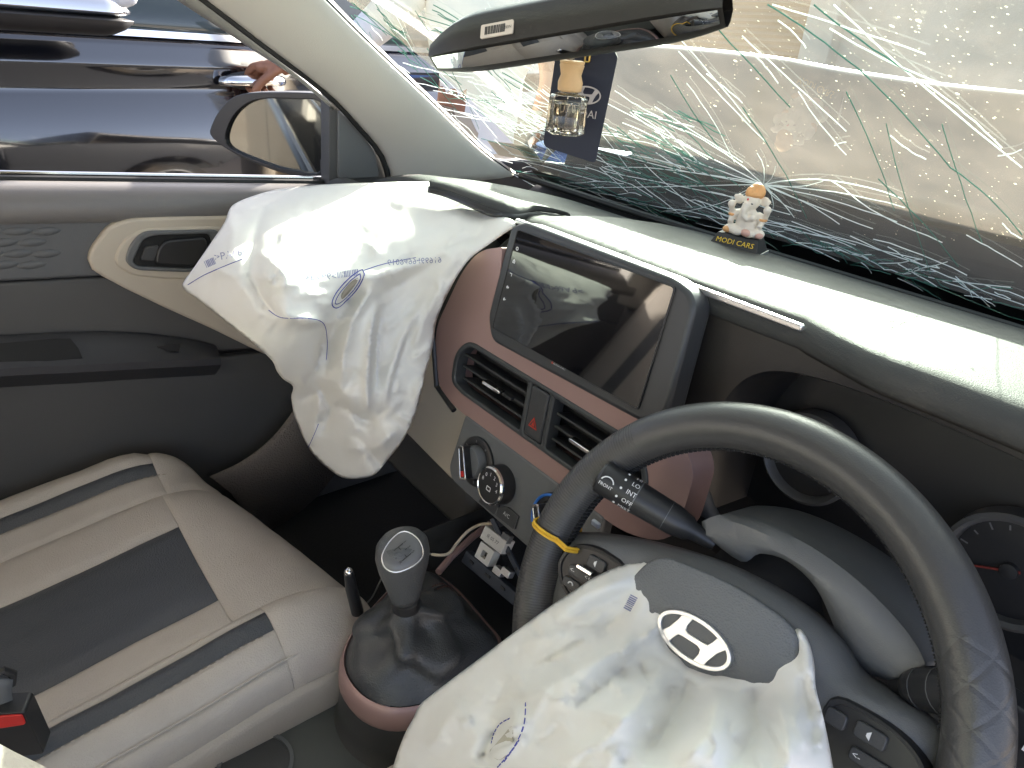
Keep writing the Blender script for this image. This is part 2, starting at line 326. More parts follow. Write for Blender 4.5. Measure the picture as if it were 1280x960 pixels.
E_ = [(0, 1), (1, 2), (2, 3), (3, 4), (4, 5), (5, 6), (2, 7), (7, 8), (8, 9), (2, 10), (10, 11), (11, 12), (0, 13), (13, 14), (14, 15), (15, 16), (0, 17), (17, 18), (18, 19), (19, 20)]
rd = [.13, .13, .14, .065, .06, .095, .075, .06, .043, .027, .06, .042, .03, .085, .06, .042, .035, .085, .06, .042, .035]
skin_mesh('body', V, E_, rd, SKIN, pe)
skin_mesh('shirt', [V[0], V[1], V[2], (px_-.02, py_, 1.45), V[7], (px_-.22, py_-.33, 1.21), V[10], (px_+.075, py_+.23, 1.2), (px_, py_, 0.88), (-2.0, 0.65, 1.125)], [(0, 1), (1, 2), (2, 3), (2, 4), (4, 5), (2, 6), (6, 7), (0, 8), (5, 9)], [.155, .155, .165, .085, .085, .06, .085, .075, .16, .048], SHIRT, pe)
skin_mesh('trousers', [(px_, py_, 0.93), V[13], V[14], (px_, py_-.12, 0.1), V[17], V[18], (px_+.05, py_+.12, 0.1)], [(0, 1), (1, 2), (2, 3), (0, 4), (4, 5), (5, 6)], [.14, .105, .082, .07, .105, .082, .07], KHAKI, pe)
hb = MB().ball((px_-.055, py_-.04, 1.70), (0.088, 0.086, 0.085)); hb.build('hair', HAIRM, pe)
fc = MB()
for s_ in (-1, 1):
    fc.ball((px_-.145, py_-.05+0.03*s_-.02, 1.655), 0.011, 8, 6)
fc.ball((px_-.16, py_-.07, 1.625), (0.016, 0.012, 0.022), 8, 6); fc.build('face_features', SKIN, pe)
# the gripping hand: palm, four bent fingers, thumb across the front of the handle
hm = MB()
def chain(p, r): hm.tube(smoothpts(p, 4), [np.interp(i/(4*(len(p)-1)), np.linspace(0, 1, len(r)), r) for i in range(4*(len(p)-1)+1)], 9)
chain([(-2.06, 0.585, 1.112), (-2.095, 0.55, 1.100), (-2.12, 0.515, 1.088)], [.028, .031, .034])
hm.ball((-2.135, 0.49, 1.083), (0.030, 0.044, 0.026)); hm.ball((-2.15, 0.462, 1.080), (0.026, 0.034, 0.022))
for k in range(4):
    yy = 0.425+0.027*k; r = 0.0125-0.0008*abs(k-1)
    chain([(-2.140, yy+0.025, 1.086), (-2.172, yy+0.006, 1.078), (-2.200, yy-0.004, 1.055), (-2.206, yy-0.008, 1.024), (-2.188, yy-0.010, 1.004-0.004*(k == 1)), (-2.166, yy-0.008, 1.000)], [r*1.15, r*1.15, r*1.05, r, r*.92, r*.8])
chain([(-2.110, 0.50, 1.078), (-2.116, 0.470, 1.058), (-2.132, 0.443, 1.032), (-2.140, 0.425, 1.008), (-2.146, 0.415, 0.993)], [.016, .0165, .015, .0135, .011])
hm.build('hand', SKIN, pe, remesh=0.0035)

dr = thing('blue_drum', 'blue object standing outside, behind the cracks at lower left of windscreen', 'drum', (-2.05, 1.98, 0))
BLUED = mat('blue_drum_plastic', (0.05, 0.12, 0.36), 0.5, var=0.1)
fr = Fr((-2.05, 1.98, 0), (1, 0, 0), (0, 1, 0))
MB().lathe(fr, [(0.02, 0.0), (0.24, 0.0), (0.26, 0.03), (0.26, 0.24), (0.275, 0.26), (0.26, 0.28), (0.26, 0.52), (0.275, 0.54), (0.26, 0.56), (0.255, 0.74), (0.22, 0.78)], 32).build('drum_body', BLUED, dr)
MB().lathe(fr, [(0.225, 0.775), (0.235, 0.79), (0.21, 0.80), (0.02, 0.80)], 32).build('drum_lid', BLUED, dr)

# ================================================================== OUR CAR: shell round the cabin
car = thing('crashed_car', 'crashed grey car body around the cabin with buckled dusty bonnet and pale pillar trim', 'car', (0, 0, 0))
MB().box((0, -1.0, 0.29), (1.42, 3.0, 0.04)).build('floor', CARPET, car)
MB().box((0, 0.36, 0.62), (1.36, 0.04, 0.66)).build('firewall', VOID, car)
rf = []
for i in range(9):
    y = -0.31-2.0*i/8; rf.append([(x, y, 1.468+0.02*math.sin(math.pi*i/8)-0.055*(abs(x)/0.6)**3) for x in np.linspace(-0.6, 0.6, 13)])
MB().grid(rf).build('roof', PAINTG, car, solid=0.006)
MB().grid([[p-Vector((0, 0, 0.022)) for p in map(Vector, r)] for r in rf]).build('headliner', HEADL, car, solid=0.006)
for s in (-1, 1):
    MB().tube([(s*0.59, -0.29, 1.42), (s*0.585, -1.2, 1.425), (s*0.57, -2.25, 1.41)], 0.03, 8).build('roof_rail', PILLAR, car)
    MB().prism([(s*0.66, -0.93, 0.95), (s*0.66, -1.08, 0.95), (s*0.58, -1.08, 1.42), (s*0.58, -0.95, 1.42)], (s*0.05, 0, 0)).build('middle_pillar', PILLAR, car, bevel=0.01)
    MB().box((s*0.70, -1.72, 0.62), (0.12, 1.35, 0.70)).build('rear_door', DOORD, car, bevel=0.02)
    MB().prism([(s*0.66, -1.95, 0.96), (s*0.66, -2.4, 0.96), (s*0.57, -2.3, 1.42), (s*0.57, -2.1, 1.42)], (s*0.05, 0, 0)).build('rear_pillar', PILLAR, car, bevel=0.01)
    MB().box((s*0.74, -0.45, 0.30), (0.12, 1.3, 0.14)).build('door_sill', PAINTG, car, bevel=0.02)
MB().box((0, -2.35, 0.62), (1.4, 0.12, 0.72)).build('rear_bulkhead', LEATH, car, bevel=0.04)
rs = MB(); rs.grid([[(x, -1.75-0.25*k-0.04*math.sin(3*k), 0.56+0.5*k) for x in np.linspace(-0.6, 0.6, 9)] for k in np.linspace(0, 1, 8)]); rs.grid([[(x, -1.25-0.5*k, 0.55+0.01*math.sin(3*k)) for x in np.linspace(-0.6, 0.6, 9)] for k in np.linspace(0, 1, 6)])
rs.build('rear_bench', LEATH, car, solid=0.08)
# buckled bonnet: a tent-like fold behind which the dash lies in shade
def crest(x): return 1.240 + 0.009*math.sin(6*x+4.1) - 0.010*x
hr = []
for yv, k in [(0.585, 0.0), (0.60, 0.18), (0.625, 0.50), (0.648, 0.80), (0.664, 0.955), (0.682, 1.0), (0.705, 0.965), (0.76, 0.83), (0.86, 0.62), (1.0, 0.38), (1.15, 0.2), (1.3, 0.02), (1.42, -0.2), (1.5, -0.55), (1.52, -1.2)]:
    r = []
    for i in range(41):
        x = -0.76+1.46*i/40
        e = max(0, (abs(x)-0.64)/0.1)**2
        z = 1.05+(crest(x)-1.05)*k - e*0.05 + 0.010*noise.noise((x*6, yv*9, 2))*(0.3 if k > .9 else 1)
        r.append((x, yv+0.012*math.sin(5*x)+0.008*noise.noise((x*4, yv*3, 5)), z))
    hr.append(r)
MB().grid(hr).build('bonnet', PAINTG, car, solid=0.004, ang=60)
MB().grid([[(x, yv, zv) for x in np.linspace(-0.66, 0.66, 12)] for yv, zv in [(0.47, 0.93), (0.52, 0.955), (0.56, 0.955), (0.585, 0.99), (0.60, 1.04)]]).build('cowl', VOID, car, solid=0.01)
for x0, x1 in ((-0.55, -0.05), (0.0, 0.52)):
    MB().tube([(x0, 0.545, 0.985), ((x0+x1)/2, 0.53, 0.99), (x1, 0.56, 0.975)], 0.006, 6).build('wiper_arm', RUBBER, car)
# outer left side (what the black paint mirrors)
def wing(x, z0):
    pass
MB().prism([(-0.80, y, z) for y, z in [(0.16, 0.98), (0.55, 0.99), (1.1, 0.93), (1.45, 0.82), (1.55, 0.6), (1.42, 0.5), (1.40, 0.55)] + [(1.03+0.36*math.cos(a), 0.30+0.36*math.sin(a)) for a in np.linspace(0.5, math.pi-0.1, 14)] + [(0.66, 0.25), (0.16, 0.25)]], (0.03, 0, 0)).build('front_wing', FLANK, car, bevel=0.008)
MB().prism([(-0.83, y, z) for y, z in [(0.15, 0.955), (-0.93, 1.02), (-0.93, 0.25), (0.15, 0.25)]], (0.03, 0, 0)).build('door_skin', FLANK, car, bevel=0.01)
MB().prism([(-0.83, y, z) for y, z in [(-0.94, 1.02), (-2.4, 1.06), (-2.4, 0.3), (-0.94, 0.25)]], (0.03, 0, 0)).build('rear_skin', FLANK, car, bevel=0.01)
fr = Fr((-0.77, 1.03, 0.29), (0, -1, 0), (0, 0, 1)); wo = MB().lathe(fr, [(0.19, -0.16), (0.29, -0.15), (0.295, 0), (0.28, 0.03), (0.20, 0.035), (0.19, -0.02), (0.02, -0.02)], 36).build('wheel', TYRE, car)
for k in range(5):
    a = 2*math.pi*k/5; f2 = fr.rot(a)
    MB().pl(f2, [(0.02, -0.03), (0.19, -0.018), (0.19, 0.018), (0.02, 0.03)], -0.01, 0.03).build('spoke', ALLOY, wo, bevel=0.004)
MB().lathe(fr, [(0.19, 0.0), (0.20, 0.036), (0.188, 0.038), (0.183, 0.0)], 36, cap=False).build('rim', ALLOY, wo)
MB().box((-0.62, 1.5, 0.62), (0.26, 0.10, 0.13)).build('headlamp', mat('headlamp', (0.5, 0.52, 0.55), 0.1, coat=1), car, bevel=0.03)
MB().box((0, 1.3, 0.6), (1.2, 0.5, 0.35)).build('engine_bay', VOID, car)

# ---- left windscreen pillar: outer edge by the door seal, inner edge on the glass
GP = smoothpts([(0.56, 0.928), (0.50, 0.975), (0.36, 1.08), (0.2, 1.18), (0.0, 1.285), (-0.2, 1.375), (-0.31, 1.42)], 8)
_gy = [q[0] for q in GP][::-1]; _gz = [q[1] for q in GP][::-1]
def gz(y): return float(np.interp(y, _gy, _gz))
def glass(px, py, off=0.0):
    d = ray(px, py); a, b = 0.1, 3.0
    for _ in range(50):
        m = (a+b)/2; P = CAM+d*m
        if P.z - gz(P.y) - off > 0 or P.y > 0.56: b = m
        else: a = m
    return CAM+d*((a+b)/2)
outer = [at(x, y, X=xx) for x, y, xx in [(490, 240, -0.668), (478, 195, -0.667), (444, 152, -0.664), (405, 112, -0.66), (330, 55, -0.652), (258, 0, -0.645)]]
inner = [at(x, y, X=xx) for x, y, xx in [(640, 221, -0.632), (598, 190, -0.615), (545, 139, -0.60), (495, 92, -0.587), (442, 42, -0.574), (400, 0, -0.562)]]
for lst in (outer, inner):
    d = lst[-1]-lst[-2]; lst.append(lst[-1]+d*1.2); lst.append(lst[-1]+d*1.6)
outer[-1] = Vector((-0.60, -0.36, 1.40)); inner[-1] = Vector((-0.53, -0.33, 1.43))
outer = [Vector(p) for p in smoothpts(outer, 3)]; inner = [Vector(p) for p in smoothpts(inner, 3)]
rows = []
for a, b in zip(outer, inner):
    r = []
    for k in np.linspace(0, 1, 11):
        p = a.lerp(b, k); bul = 0.030*math.sin(math.pi*min(1, k*1.02))**0.7
        r.append(p + Vector((0.75, -0.6, 0.25)).normalized()*bul)
    r.append(b+Vector((-0.03, 0.03, 0.0)))
    rows.append(r)
MB().grid(rows).build('windscreen_pillar', PILLAR, car, ang=70, solid=0.004)
# door seal and the pale painted edge of the opening
MB().tube([p+Vector((0.004, -0.004, 0)) for p in outer], 0.0055, 8).build('door_seal', RUBBER, car)
MB().tube([p+Vector((-0.012, 0.01, 0.0)) for p in inner], 0.007, 6).build('glass_seal', RUBBER, car)
# right pillar (off frame)
MB().tube([(0.64, 0.40, 0.98), (0.60, 0.05, 1.22), (0.56, -0.32, 1.42)], 0.035, 8).build('windscreen_pillar', PILLAR, car)
MB().box((0, -0.315, 1.43), (1.16, 0.05, 0.03)).build('windscreen_header', PILLAR, car, bevel=0.008)

# ================================================================== WINDSCREEN
ws = thing('windscreen', 'shattered windscreen, dusty glass covered with white star cracks', 'windscreen', (0, 0.5, 0.97))
m = bpy.data.materials.new('windscreen_glass'); m.use_nodes = True; N = m.node_tree.nodes; L = m.node_tree.links; N.remove(N['Principled BSDF'])
tr = N.new('ShaderNodeBsdfTransparent'); tr.inputs[0].default_value = (0.74, 0.90, 0.82, 1)
gl = N.new('ShaderNodeBsdfGlossy'); gl.inputs['Roughness'].default_value = 0.015
fn = N.new('ShaderNodeFresnel'); fn.inputs[0].default_value = 1.52
mx = N.new('ShaderNodeMixShader'); L.new(fn.outputs[0], mx.inputs[0]); L.new(tr.outputs[0], mx.inputs[1]); L.new(gl.outputs[0], mx.inputs[2])
df = N.new('ShaderNodeBsdfDiffuse'); df.inputs[0].default_value = (0.72, 0.63, 0.48, 1); tl = N.new('ShaderNodeBsdfTranslucent'); tl.inputs[0].default_value = (0.74, 0.66, 0.52, 1)
m2 = N.new('ShaderNodeMixShader'); m2.inputs[0].default_value = 0.6; L.new(df.outputs[0], m2.inputs[1]); L.new(tl.outputs[0], m2.inputs[2])
tc = N.new('ShaderNodeTexCoord'); nz = N.new('ShaderNodeTexNoise'); nz.inputs['Scale'].default_value = 5; nz.inputs['Detail'].default_value = 9; nz.inputs['Roughness'].default_value = 0.7; L.new(tc.outputs['Object'], nz.inputs['Vector'])
mrg = N.new('ShaderNodeMapRange'); mrg.inputs['From Min'].default_value = 0.3; mrg.inputs['From Max'].default_value = 0.75; mrg.inputs['To Min'].default_value = 0.04; mrg.inputs['To Max'].default_value = 0.14; L.new(nz.outputs['Fac'], mrg.inputs['Value'])
m3 = N.new('ShaderNodeMixShader'); L.new(mrg.outputs[0], m3.inputs[0]); L.new(mx.outputs[0], m3.inputs[1]); L.new(m2.outputs[0], m3.inputs[2])
L.new(m3.outputs[0], N['Material Output'].inputs[0]); WSG = m
MB().grid([[(x*(0.66-0.10*k/(len(GP)-1))/0.66, y, z) for x in np.linspace(-0.66, 0.66, 25)] for k, (y, z) in enumerate(GP)]).build('glass', WSG, ws, recalc=False)
FRIT = mat('black_frit', (0.008, 0.008, 0.008), 0.4)
MB().grid([[(x, y, gz(y)-0.0025) for x in np.linspace(-0.655, 0.655, 25)] for y in np.linspace(0.555, 0.475, 6)]).build('frit_band', FRIT, ws, recalc=False)
CRW = mat('crack_white', (0.80, 0.84, 0.82), 0.25, transl=0.35)
CRG = mat('crack_green', (0.07, 0.20, 0.155), 0.2, transl=0.3)
GN = lambda y: Vector((0, -(gz(y+0.01)-gz(y-0.01))/0.02, 1)).normalized()*-1
def crack(mb, pts, w0, w1):
    P = [Vector(p) for p in pts]; n = len(P); rows = []
    for i, p in enumerate(P):
        tdir = (P[min(i+1, n-1)]-P[max(i-1, 0)]).normalized(); nn = GN(p.y); sd_ = tdir.cross(nn).normalized(); wd = w0+(w1-w0)*i/(n-1)
        rows.append([p+nn*0.003+sd_*wd*0.5, p+nn*0.0042, p+nn*0.003-sd_*wd*0.5])
    mb.grid(rows)
def seg(x0, y0, x1, y1, sag=0.0, jit=2.0, n=9):
    L_ = math.hypot(x1-x0, y1-y0); nx, ny = -(y1-y0)/L_, (x1-x0)/L_; out = []
    for i in range(n):
        k = i/(n-1); j = random.uniform(-jit, jit)*(0 if i in (0, n-1) else 1)+sag*4*k*(1-k)
        out.append(glass(x0+(x1-x0)*k+nx*j, y0+(y1-y0)*k+ny*j))
    return out
cw, cg = MB(), MB()
# star at the lower middle
for a, ln in [(-158, 150), (-166, 260), (-173, 200), (178, 330), (-150, 230), (-143, 130), (-4, 75), (10, 180), (17, 175), (24, 150), (30, 110), (38, 60), (50, 60), (75, 40), (120, 30), (150, 50), (-100, 45), (-60, 30), (160, 120)]:
    x1 = 956+ln*math.cos(R(a)); y1 = 228+ln*math.sin(R(a))*0.9
    crack(cw, seg(956, 228, x1, y1, random.uniform(-6, 6), 0.7), 0.0008, 0.0002)
crack(cw, seg(956, 228, 1130, 245, -14, 1), 0.0014, 0.0006); crack(cw, seg(1040, 222, 1180, 300, 6, 2), 0.001, 0.0004)
# long diagonals that run down to the right
for x0, y0, x1, y1, wd in [(968, 0, 1160, 62, 1.2), (1045, 0, 1280, 205, 2.4), (1040, 30, 1180, 100, 1.6), (940, 60, 975, 100, .8), (885, 88, 930, 125, 1.0), (975, 20, 1010, 55, 1.4), (830, 20, 940, 150, .8), (850, 60, 960, 175, 1.0), (930, 40, 1060, 160, .9), (1115, 165, 1160, 195, 1.3), (1045, 178, 1060, 174, 1.6), (1250, 190, 1280, 182, 1.4), (1255, 275, 1280, 295, 1.4), (1000, 110, 1060, 190, .6), (1160, 100, 1255, 180, 2.0), (820, 130, 930, 200, .9), (790, 190, 885, 215, 1.2), (770, 110, 830, 145, 1), (1210, 290, 1280, 330, .8), (860, 100, 920, 200, .6)]:
    crack(cw, seg(x0, y0, x1, y1, random.uniform(-4, 4), 0.6), 0.00028*wd, 0.0002*wd)
for x0, y0, x1, y1 in [(962, 0, 1075, 80), (1075, 80, 1190, 205), (1190, 205, 1280, 290), (1020, 0, 1140, 85), (930, 130, 1010, 270), (1110, 150, 1165, 340), (1060, 110, 1120, 260), (870, 0, 990, 130), (840, 90, 900, 180), (1100, 220, 1200, 330), (1180, 150, 1230, 300), (560, 40, 640, 110), (440, 0, 560, 105), (480, 20, 575, 140), (520, 10, 600, 160)]:
    crack(cg, seg(x0, y0, x1, y1, random.uniform(-5, 5), 0.8), 0.00030, 0.0002)
# the bundle of cracks along the bottom edge
for i in range(24):
    x0 = random.uniform(600, 1200); yb = 205+(x0-620)*0.272-random.random()**1.6*(34 if x0 > 760 else 45)
    ln = random.uniform(40, 190); sl = random.uniform(0.16, 0.46)
    crack(cw if random.random() < 0.72 else cg, seg(x0, yb, x0+ln, yb+ln*sl, random.uniform(-5, 5), 1.5, 7), random.uniform(0.0003, 0.0008), 0.0002)
for i in range(9):
    x0 = random.uniform(860, 1120); yb = 225+(x0-860)*0.30+random.uniform(0, 26); ln = random.uniform(50, 170)
    crack(cw, seg(x0, yb, x0+ln, yb+ln*random.uniform(0.27, 0.42), random.uniform(-4, 4), 1.2, 7), random.uniform(0.0004, 0.0010), 0.0003)
# dense shattered zone at the left
for i in range(62):
    a = random.gauss(24, 16)+random.choice((0, 0, 180)); x0, y0 = 648+random.gauss(0, 38), 140+random.gauss(0, 26)
    ln = random.uniform(20, 120)
    crack(cw, seg(x0, y0, x0+ln*math.cos(R(a)), y0+ln*math.sin(R(a)), random.uniform(-3, 3), 1.2, 6), random.uniform(0.0003, 0.0007), 0.0002)
for i in range(70):
    a = random.gauss(40, 14); x0, y0 = random.uniform(430, 640), random.uniform(0, 130); ln = random.uniform(15, 70)
    crack(cg if random.random() < .6 else cw, seg(x0, y0, x0+ln*math.cos(R(a)), y0+ln*math.sin(R(a)), 0, 1.2, 5), 0.0005, 0.0003)
for i in range(70):
    a = random.gauss(28, 12); x0, y0 = random.uniform(740, 860), random.uniform(130, 225); ln = random.uniform(15, 90)
    crack(cg if random.random() < .5 else cw, seg(x0, y0, x0+ln*math.cos(R(a)), y0+ln*math.sin(R(a)), 0, 1.2, 5), 0.0005, 0.0003)
for i in range(90):      # crushed green edge of the laminate
    x0 = random.uniform(640, 1250); yb = 208+(x0-620)*0.272-random.random()**1.3*30; ln = random.uniform(12, 60); a = random.gauss(0.3, 0.35)
    crack(cg if random.random() < 0.7 else cw, seg(x0, yb, x0+ln*math.cos(a), yb+ln*math.sin(a), random.uniform(-3, 3), 1.0, 5), random.uniform(0.0003, 0.0007), 0.0002)
o = cw.build('bright_cracks', CRW, ws, smooth=False, recalc=False); o['kind'] = 'stuff'
o = cg.build('dark_cracks', CRG, ws, smooth=False, recalc=False); o['kind'] = 'stuff'
sp = MB()
for i in range(520):
    p = glass(random.uniform(800, 1280), random.uniform(0, 300)); nn = GN(p.y); r = random.uniform(0.0004, 0.0012)*(2.2 if random.random() < 0.06 else 1)
    a = nn.orthogonal().normalized(); b = nn.cross(a); k = random.uniform(.5, 1)
    sp.add([p+nn*.003+(a*math.cos(q)*r+b*math.sin(q)*r*k) for q in (0.3, 1.5, 2.8, 4.0, 5.2)], [(0, 1, 2, 3, 4)])
o = sp.build('dust_specks', mat('dust_speck', (0.85, 0.78, 0.6), 0.8, transl=0.4), ws, smooth=False, recalc=False); o['kind'] = 'stuff'
q = [glass(x, y, 0.006) for x, y in [(609, 176), (662, 182), (678, 203), (623, 194)]]
MB().prism(q, (0, 0.0005, 0.0006)).build('paper_slip', PAPER, ws, smooth=False)

# ================================================================== DASHBOARD
da = thing('dashboard', 'grey dashboard with copper coloured trim around two black air vents', 'dashboard', (0, 0.1, 0.6))
def lipy(x):
    if x < -0.16: return 0.055
    if x < -0.12: return 0.055-0.037*(x+0.16)/0.04
    if x < 0.26: return 0.018
    if x < 0.34: return 0.018-0.026*(x-0.26)/0.08
    return -0.008
rows = []
xs = sorted(set(list(np.linspace(-0.66, 0.68, 61)) + [-0.16, -0.12, 0.26, 0.27]))
for x in xs:
    ly = lipy(x); hump = 0.004*math.exp(-((x-0.40)/0.16)**2); edge = -0.055*max(0, (-x-0.44)/0.2)**2 - (0.014 if x < -0.16 else 0.014*max(0, (-0.12-x)/0.04) if x < -0.12 else 0)
    pr = [(0.47, 0.955), (0.435, 0.977), (0.405, 0.988), (0.35, 1.001), (0.28, 1.016), (0.20, 1.030), (0.14, 1.038), (ly+0.05, 1.043), (ly+0.025, 1.0435), (ly+0.010, 1.0415), (ly+0.003, 1.036), (ly, 1.029), (ly+0.002, 1.020), (ly+0.008, 1.014)]
    rows.append([(x, y, z+edge+hump*(1 if y < 0.2 else 0.3)) for y, z in pr])
MB().grid(rows).build('top_pad', DASH, da, ang=60, solid=0.004)
MB().box((0.067, 0.0165, 1.0395), (0.392, 0.006, 0.006)).build('chrome_strip', SATIN, da, bevel=0.0015)
MB().tube([(-0.64, 0.437, 0.982), (-0.3, 0.450, 0.974), (0.3, 0.450, 0.974), (0.64, 0.437, 0.972)], 0.007, 8).build('windscreen_seal', RUBBER, da)
V0 = Fr((0, -0.030, 0.84), (1, 0, 0), (0, 0.10, 0.99))      # plane of the vents and copper trim
# dark face between the lip and the instrument recess
FB = Fr((0, 0.020, 0.90), (1, 0, 0), (0, 0.03, 1))
arch0 = [(0.197, -0.10), (0.197, 0.0), (0.205, 0.045), (0.225, 0.078), (0.26, 0.096), (0.32, 0.104), (0.40, 0.105), (0.48, 0.100), (0.55, 0.085), (0.585, 0.05), (0.59, -0.10)]
arch = [tuple(q) for q in smoothpts(arch0, 5)]
outer_ = [(-0.12, 0.128), (0.66, 0.128), (0.66, -0.11), (0.59, -0.11), ] 
MB().plate(FB, [(-0.12, 0.125), (-0.12, -0.10), (0.12, -0.125), (0.66, -0.125), (0.66, 0.125)], [arch], -0.02, 0.0).build('binnacle_face', FACE, da, smooth=False)
rec = []
for k, (dy, sc) in enumerate([(0, 1.0), (0.004, 0.985), (0.04, 0.96), (0.085, 0.93)]):
    rec.append([FB(0.393+(u-0.393)*sc, -0.02+(v+0.02)*sc, -dy) for u, v in arch])
MB().grid(rec).build('instrument_recess', BLACK, da, ang=180)
MB().pl(FB, [(0.393+(u-0.393)*0.94, -0.02+(v+0.02)*0.94) for u, v in arch], -0.09, -0.084).build('instrument_backplate', BLACK, da, smooth=False)
# soft grey lining seen left of the gauges
ln = smoothpts([at(868, 572, Y=0.022), at(872, 600, Y=0.03), at(885, 640, Y=0.04), at(905, 668, Y=0.045)], 5)
MB().tube(ln, 0.010, 10).build('recess_lining', GREYP, da)
# gauges
for gx, gy, gr in ((1012, 572, 0.047), (1263, 712, 0.050)):
    c = at(gx, gy, Y=0.085); GF = Fr(c, (1, 0, 0), (0, 0.05, 1))
    ga = MB().lathe(GF, [(gr, -0.012), (gr, 0.008), (gr*0.93, 0.011), (gr*0.86, 0.008), (gr*0.83, 0.0), (gr*0.02, 0.0)], 40).build('gauge', mat('gauge_ring', (0.07, 0.07, 0.07), 0.45), da)
    MB().lathe(GF, [(gr*0.83, 0.001), (gr*0.02, 0.0012)], 40).build('gauge_face', BLACK, ga)
    tk = MB()
    for k in range(13):
        f2 = GF.rot(R(215-21*k)); tk.pl(f2, rect(gr*0.68, -0.0006, gr*(0.80 if k % 2 == 0 else 0.76), 0.0006), 0.0012, 0.0016)
    tk.build('tick_marks', mat('dim_print', (0.13, 0.13, 0.13), 0.6) if 'dim_print' not in MATS else MATS['dim_print'], ga, smooth=False)
    f2 = GF.rot(R(205)); MB().pl(f2, [(-0.008, -0.0012), (gr*0.7, -0.0005), (gr*0.7, 0.0005), (-0.008, 0.0012)], 0.003, 0.004).build('needle', NEEDLE, ga, smooth=False)
    MB().lathe(GF, [(0.007, 0.001), (0.0065, 0.006), (0.002, 0.007)], 16).build('needle_cap', BLACK, ga)
# copper trim with a real opening for the vent unit
cop = rpoly([(-0.232, 0.025), (-0.205, -0.052), (-0.155, -0.062), (0.165, -0.062), (0.222, -0.035), (0.222, 0.05), (0.19, 0.072), (-0.10, 0.072), (-0.112, 0.175), (-0.155, 0.160), (-0.185, 0.125)], [0.03, 0.03, 0.03, 0.05, 0.03, 0.02, 0.02, 0.02, 0.004, 0.03, 0.05], 6)
unit = rpoly([(-0.176, -0.030), (-0.150, -0.036), (0.150, -0.036), (0.176, -0.030), (0.176, 0.014), (0.150, 0.042), (-0.150, 0.042), (-0.176, 0.014)], 0.02, 5)
MB().plate(V0, cop, [unit], -0.03, 0.004).build('copper_trim', COPPER, da, bevel=0.003, bseg=3, ang=50)
MB().tube([V0(u, v, 0.005) for u, v in [(-0.236, 0.03), (-0.208, -0.050), (-0.16, -0.066)]], 0.004, 8).build('trim_edge', BLACK, da)
MB().box((0, 0.013, 0.835), (0.39, 0.012, 0.10)).build('vent_backing', VOID, da)
hL = rpoly([(-0.168, -0.026), (-0.146, -0.030), (-0.024, -0.030), (-0.024, 0.036), (-0.146, 0.036), (-0.168, 0.012)], [0.02, 0.02, 0.004, 0.004, 0.02, 0.02], 5)
hR = [(-u, v) for u, v in hL][::-1]
hz_ = rpoly(rect(-0.0165, -0.030, 0.0165, 0.037), 0.003, 3)
MB().plate(V0, [(u*1.002, v*1.002) for u, v in unit], [hL, hR, hz_], -0.012, 0.006).build('vent_frame', mat('vent_frame_plastic', (0.05, 0.053, 0.055), 0.4), da, bevel=0.0018, bseg=2)
for sgn in (-1, 1):
    for k in range(4):
        v = -0.022+0.0165*k; e = 0.150 if 0 < k < 3 else 0.146
        MB().prism([V0(sgn*u, v+dv, w_) for u, dv, w_ in [(0.026, 0, -0.024), (0.026, 0.0035, -0.001), (e+0.012, 0.0035, -0.001), (e+0.012, 0, -0.024)]], V0.v*0.003).build('vent_slat', DARK, da, bevel=0.0008)
    MB().box((sgn*0.083 - 0.004, 0.001, 0.004), (0.036, 0.005, 0.010), V0).build('vent_tab', CHROME, da, bevel=0.001)
    MB().box((sgn*0.083+0.024, 0.000, 0.001), (0.018, 0.004, 0.008), V0).build('vent_tab_end', BLACK, da, bevel=0.001)
hb_ = MB().pl(V0, rpoly(rect(-0.0150, -0.0285, 0.0150, 0.0355), 0.003, 3), -0.01, 0.0065).build('hazard_button', DARK, da, bevel=0.002)
tri = [(0.0088*math.cos(R(a))-0.001, 0.0095*math.sin(R(a))-0.010) for a in (90, 210, 330)]; tr2 = [(0.0070*math.cos(R(a))-0.001, 0.0062*math.sin(R(a))-0.010) for a in (90, 210, 330)]; tr3 = [(0.0030*math.cos(R(a))-0.001, 0.0045*math.sin(R(a))-0.010) for a in (90, 210, 330)]
mb = MB(); mb.plate(V0, tri, [tr2], 0.0068, 0.0072); mb.pl(V0, tr3, 0.0068, 0.0072); mb.build('warning_triangle', REDP, hb_, smooth=False)
# beige lower panel, glovebox below the airbag
BL = Fr((0, -0.022, 0.70), (1, 0, 0), (0, 0.12, 0.99))
MB().pl(BL, rpoly([(-0.60, 0.095), (-0.60, -0.02), (-0.17, -0.055), (-0.158, -0.02), (-0.158, 0.05), (-0.19, 0.075), (-0.245, 0.115)], 0.01, 3), -0.03, 0.0).build('lower_panel', BEIGE, da, bevel=0.003)
MB().box((-0.39, 0.05, 0.60), (0.46, 0.10, 0.16)).build('glovebox', DOORD, da, bevel=0.02)
MB().box((-0.41, 0.02, 0.90), (0.46, 0.06, 0.20)).build('passenger_face', DASH, da, bevel=0.02)
MB().pl(Fr((0, 0.03, 0.9), (1, 0, 0), (0, 0, 1)), rpoly([(-0.235, 0.04), (-0.16, 0.11), (-0.10, 0.13), (-0.10, -0.02), (-0.20, -0.07)], 0.01, 3), -0.03, 0.0).build('side_face', DARK, da, bevel=0.004)
MB().box((0.30, 0.03, 0.72), (0.72, 0.05, 0.16)).build('knee_panel', BLACK, da, bevel=0.01)
cv = MB()
for k in range(7):      # torn clips and ducts in the dark slot above the climate panel
    cv.box((-0.10+0.035*k, 0.002+0.004*(k % 2), 0.774-0.004*(k % 3)), (0.022, 0.012, 0.008+0.004*(k % 2)))
cv.build('slot_clips', BLACK, da, bevel=0.001)
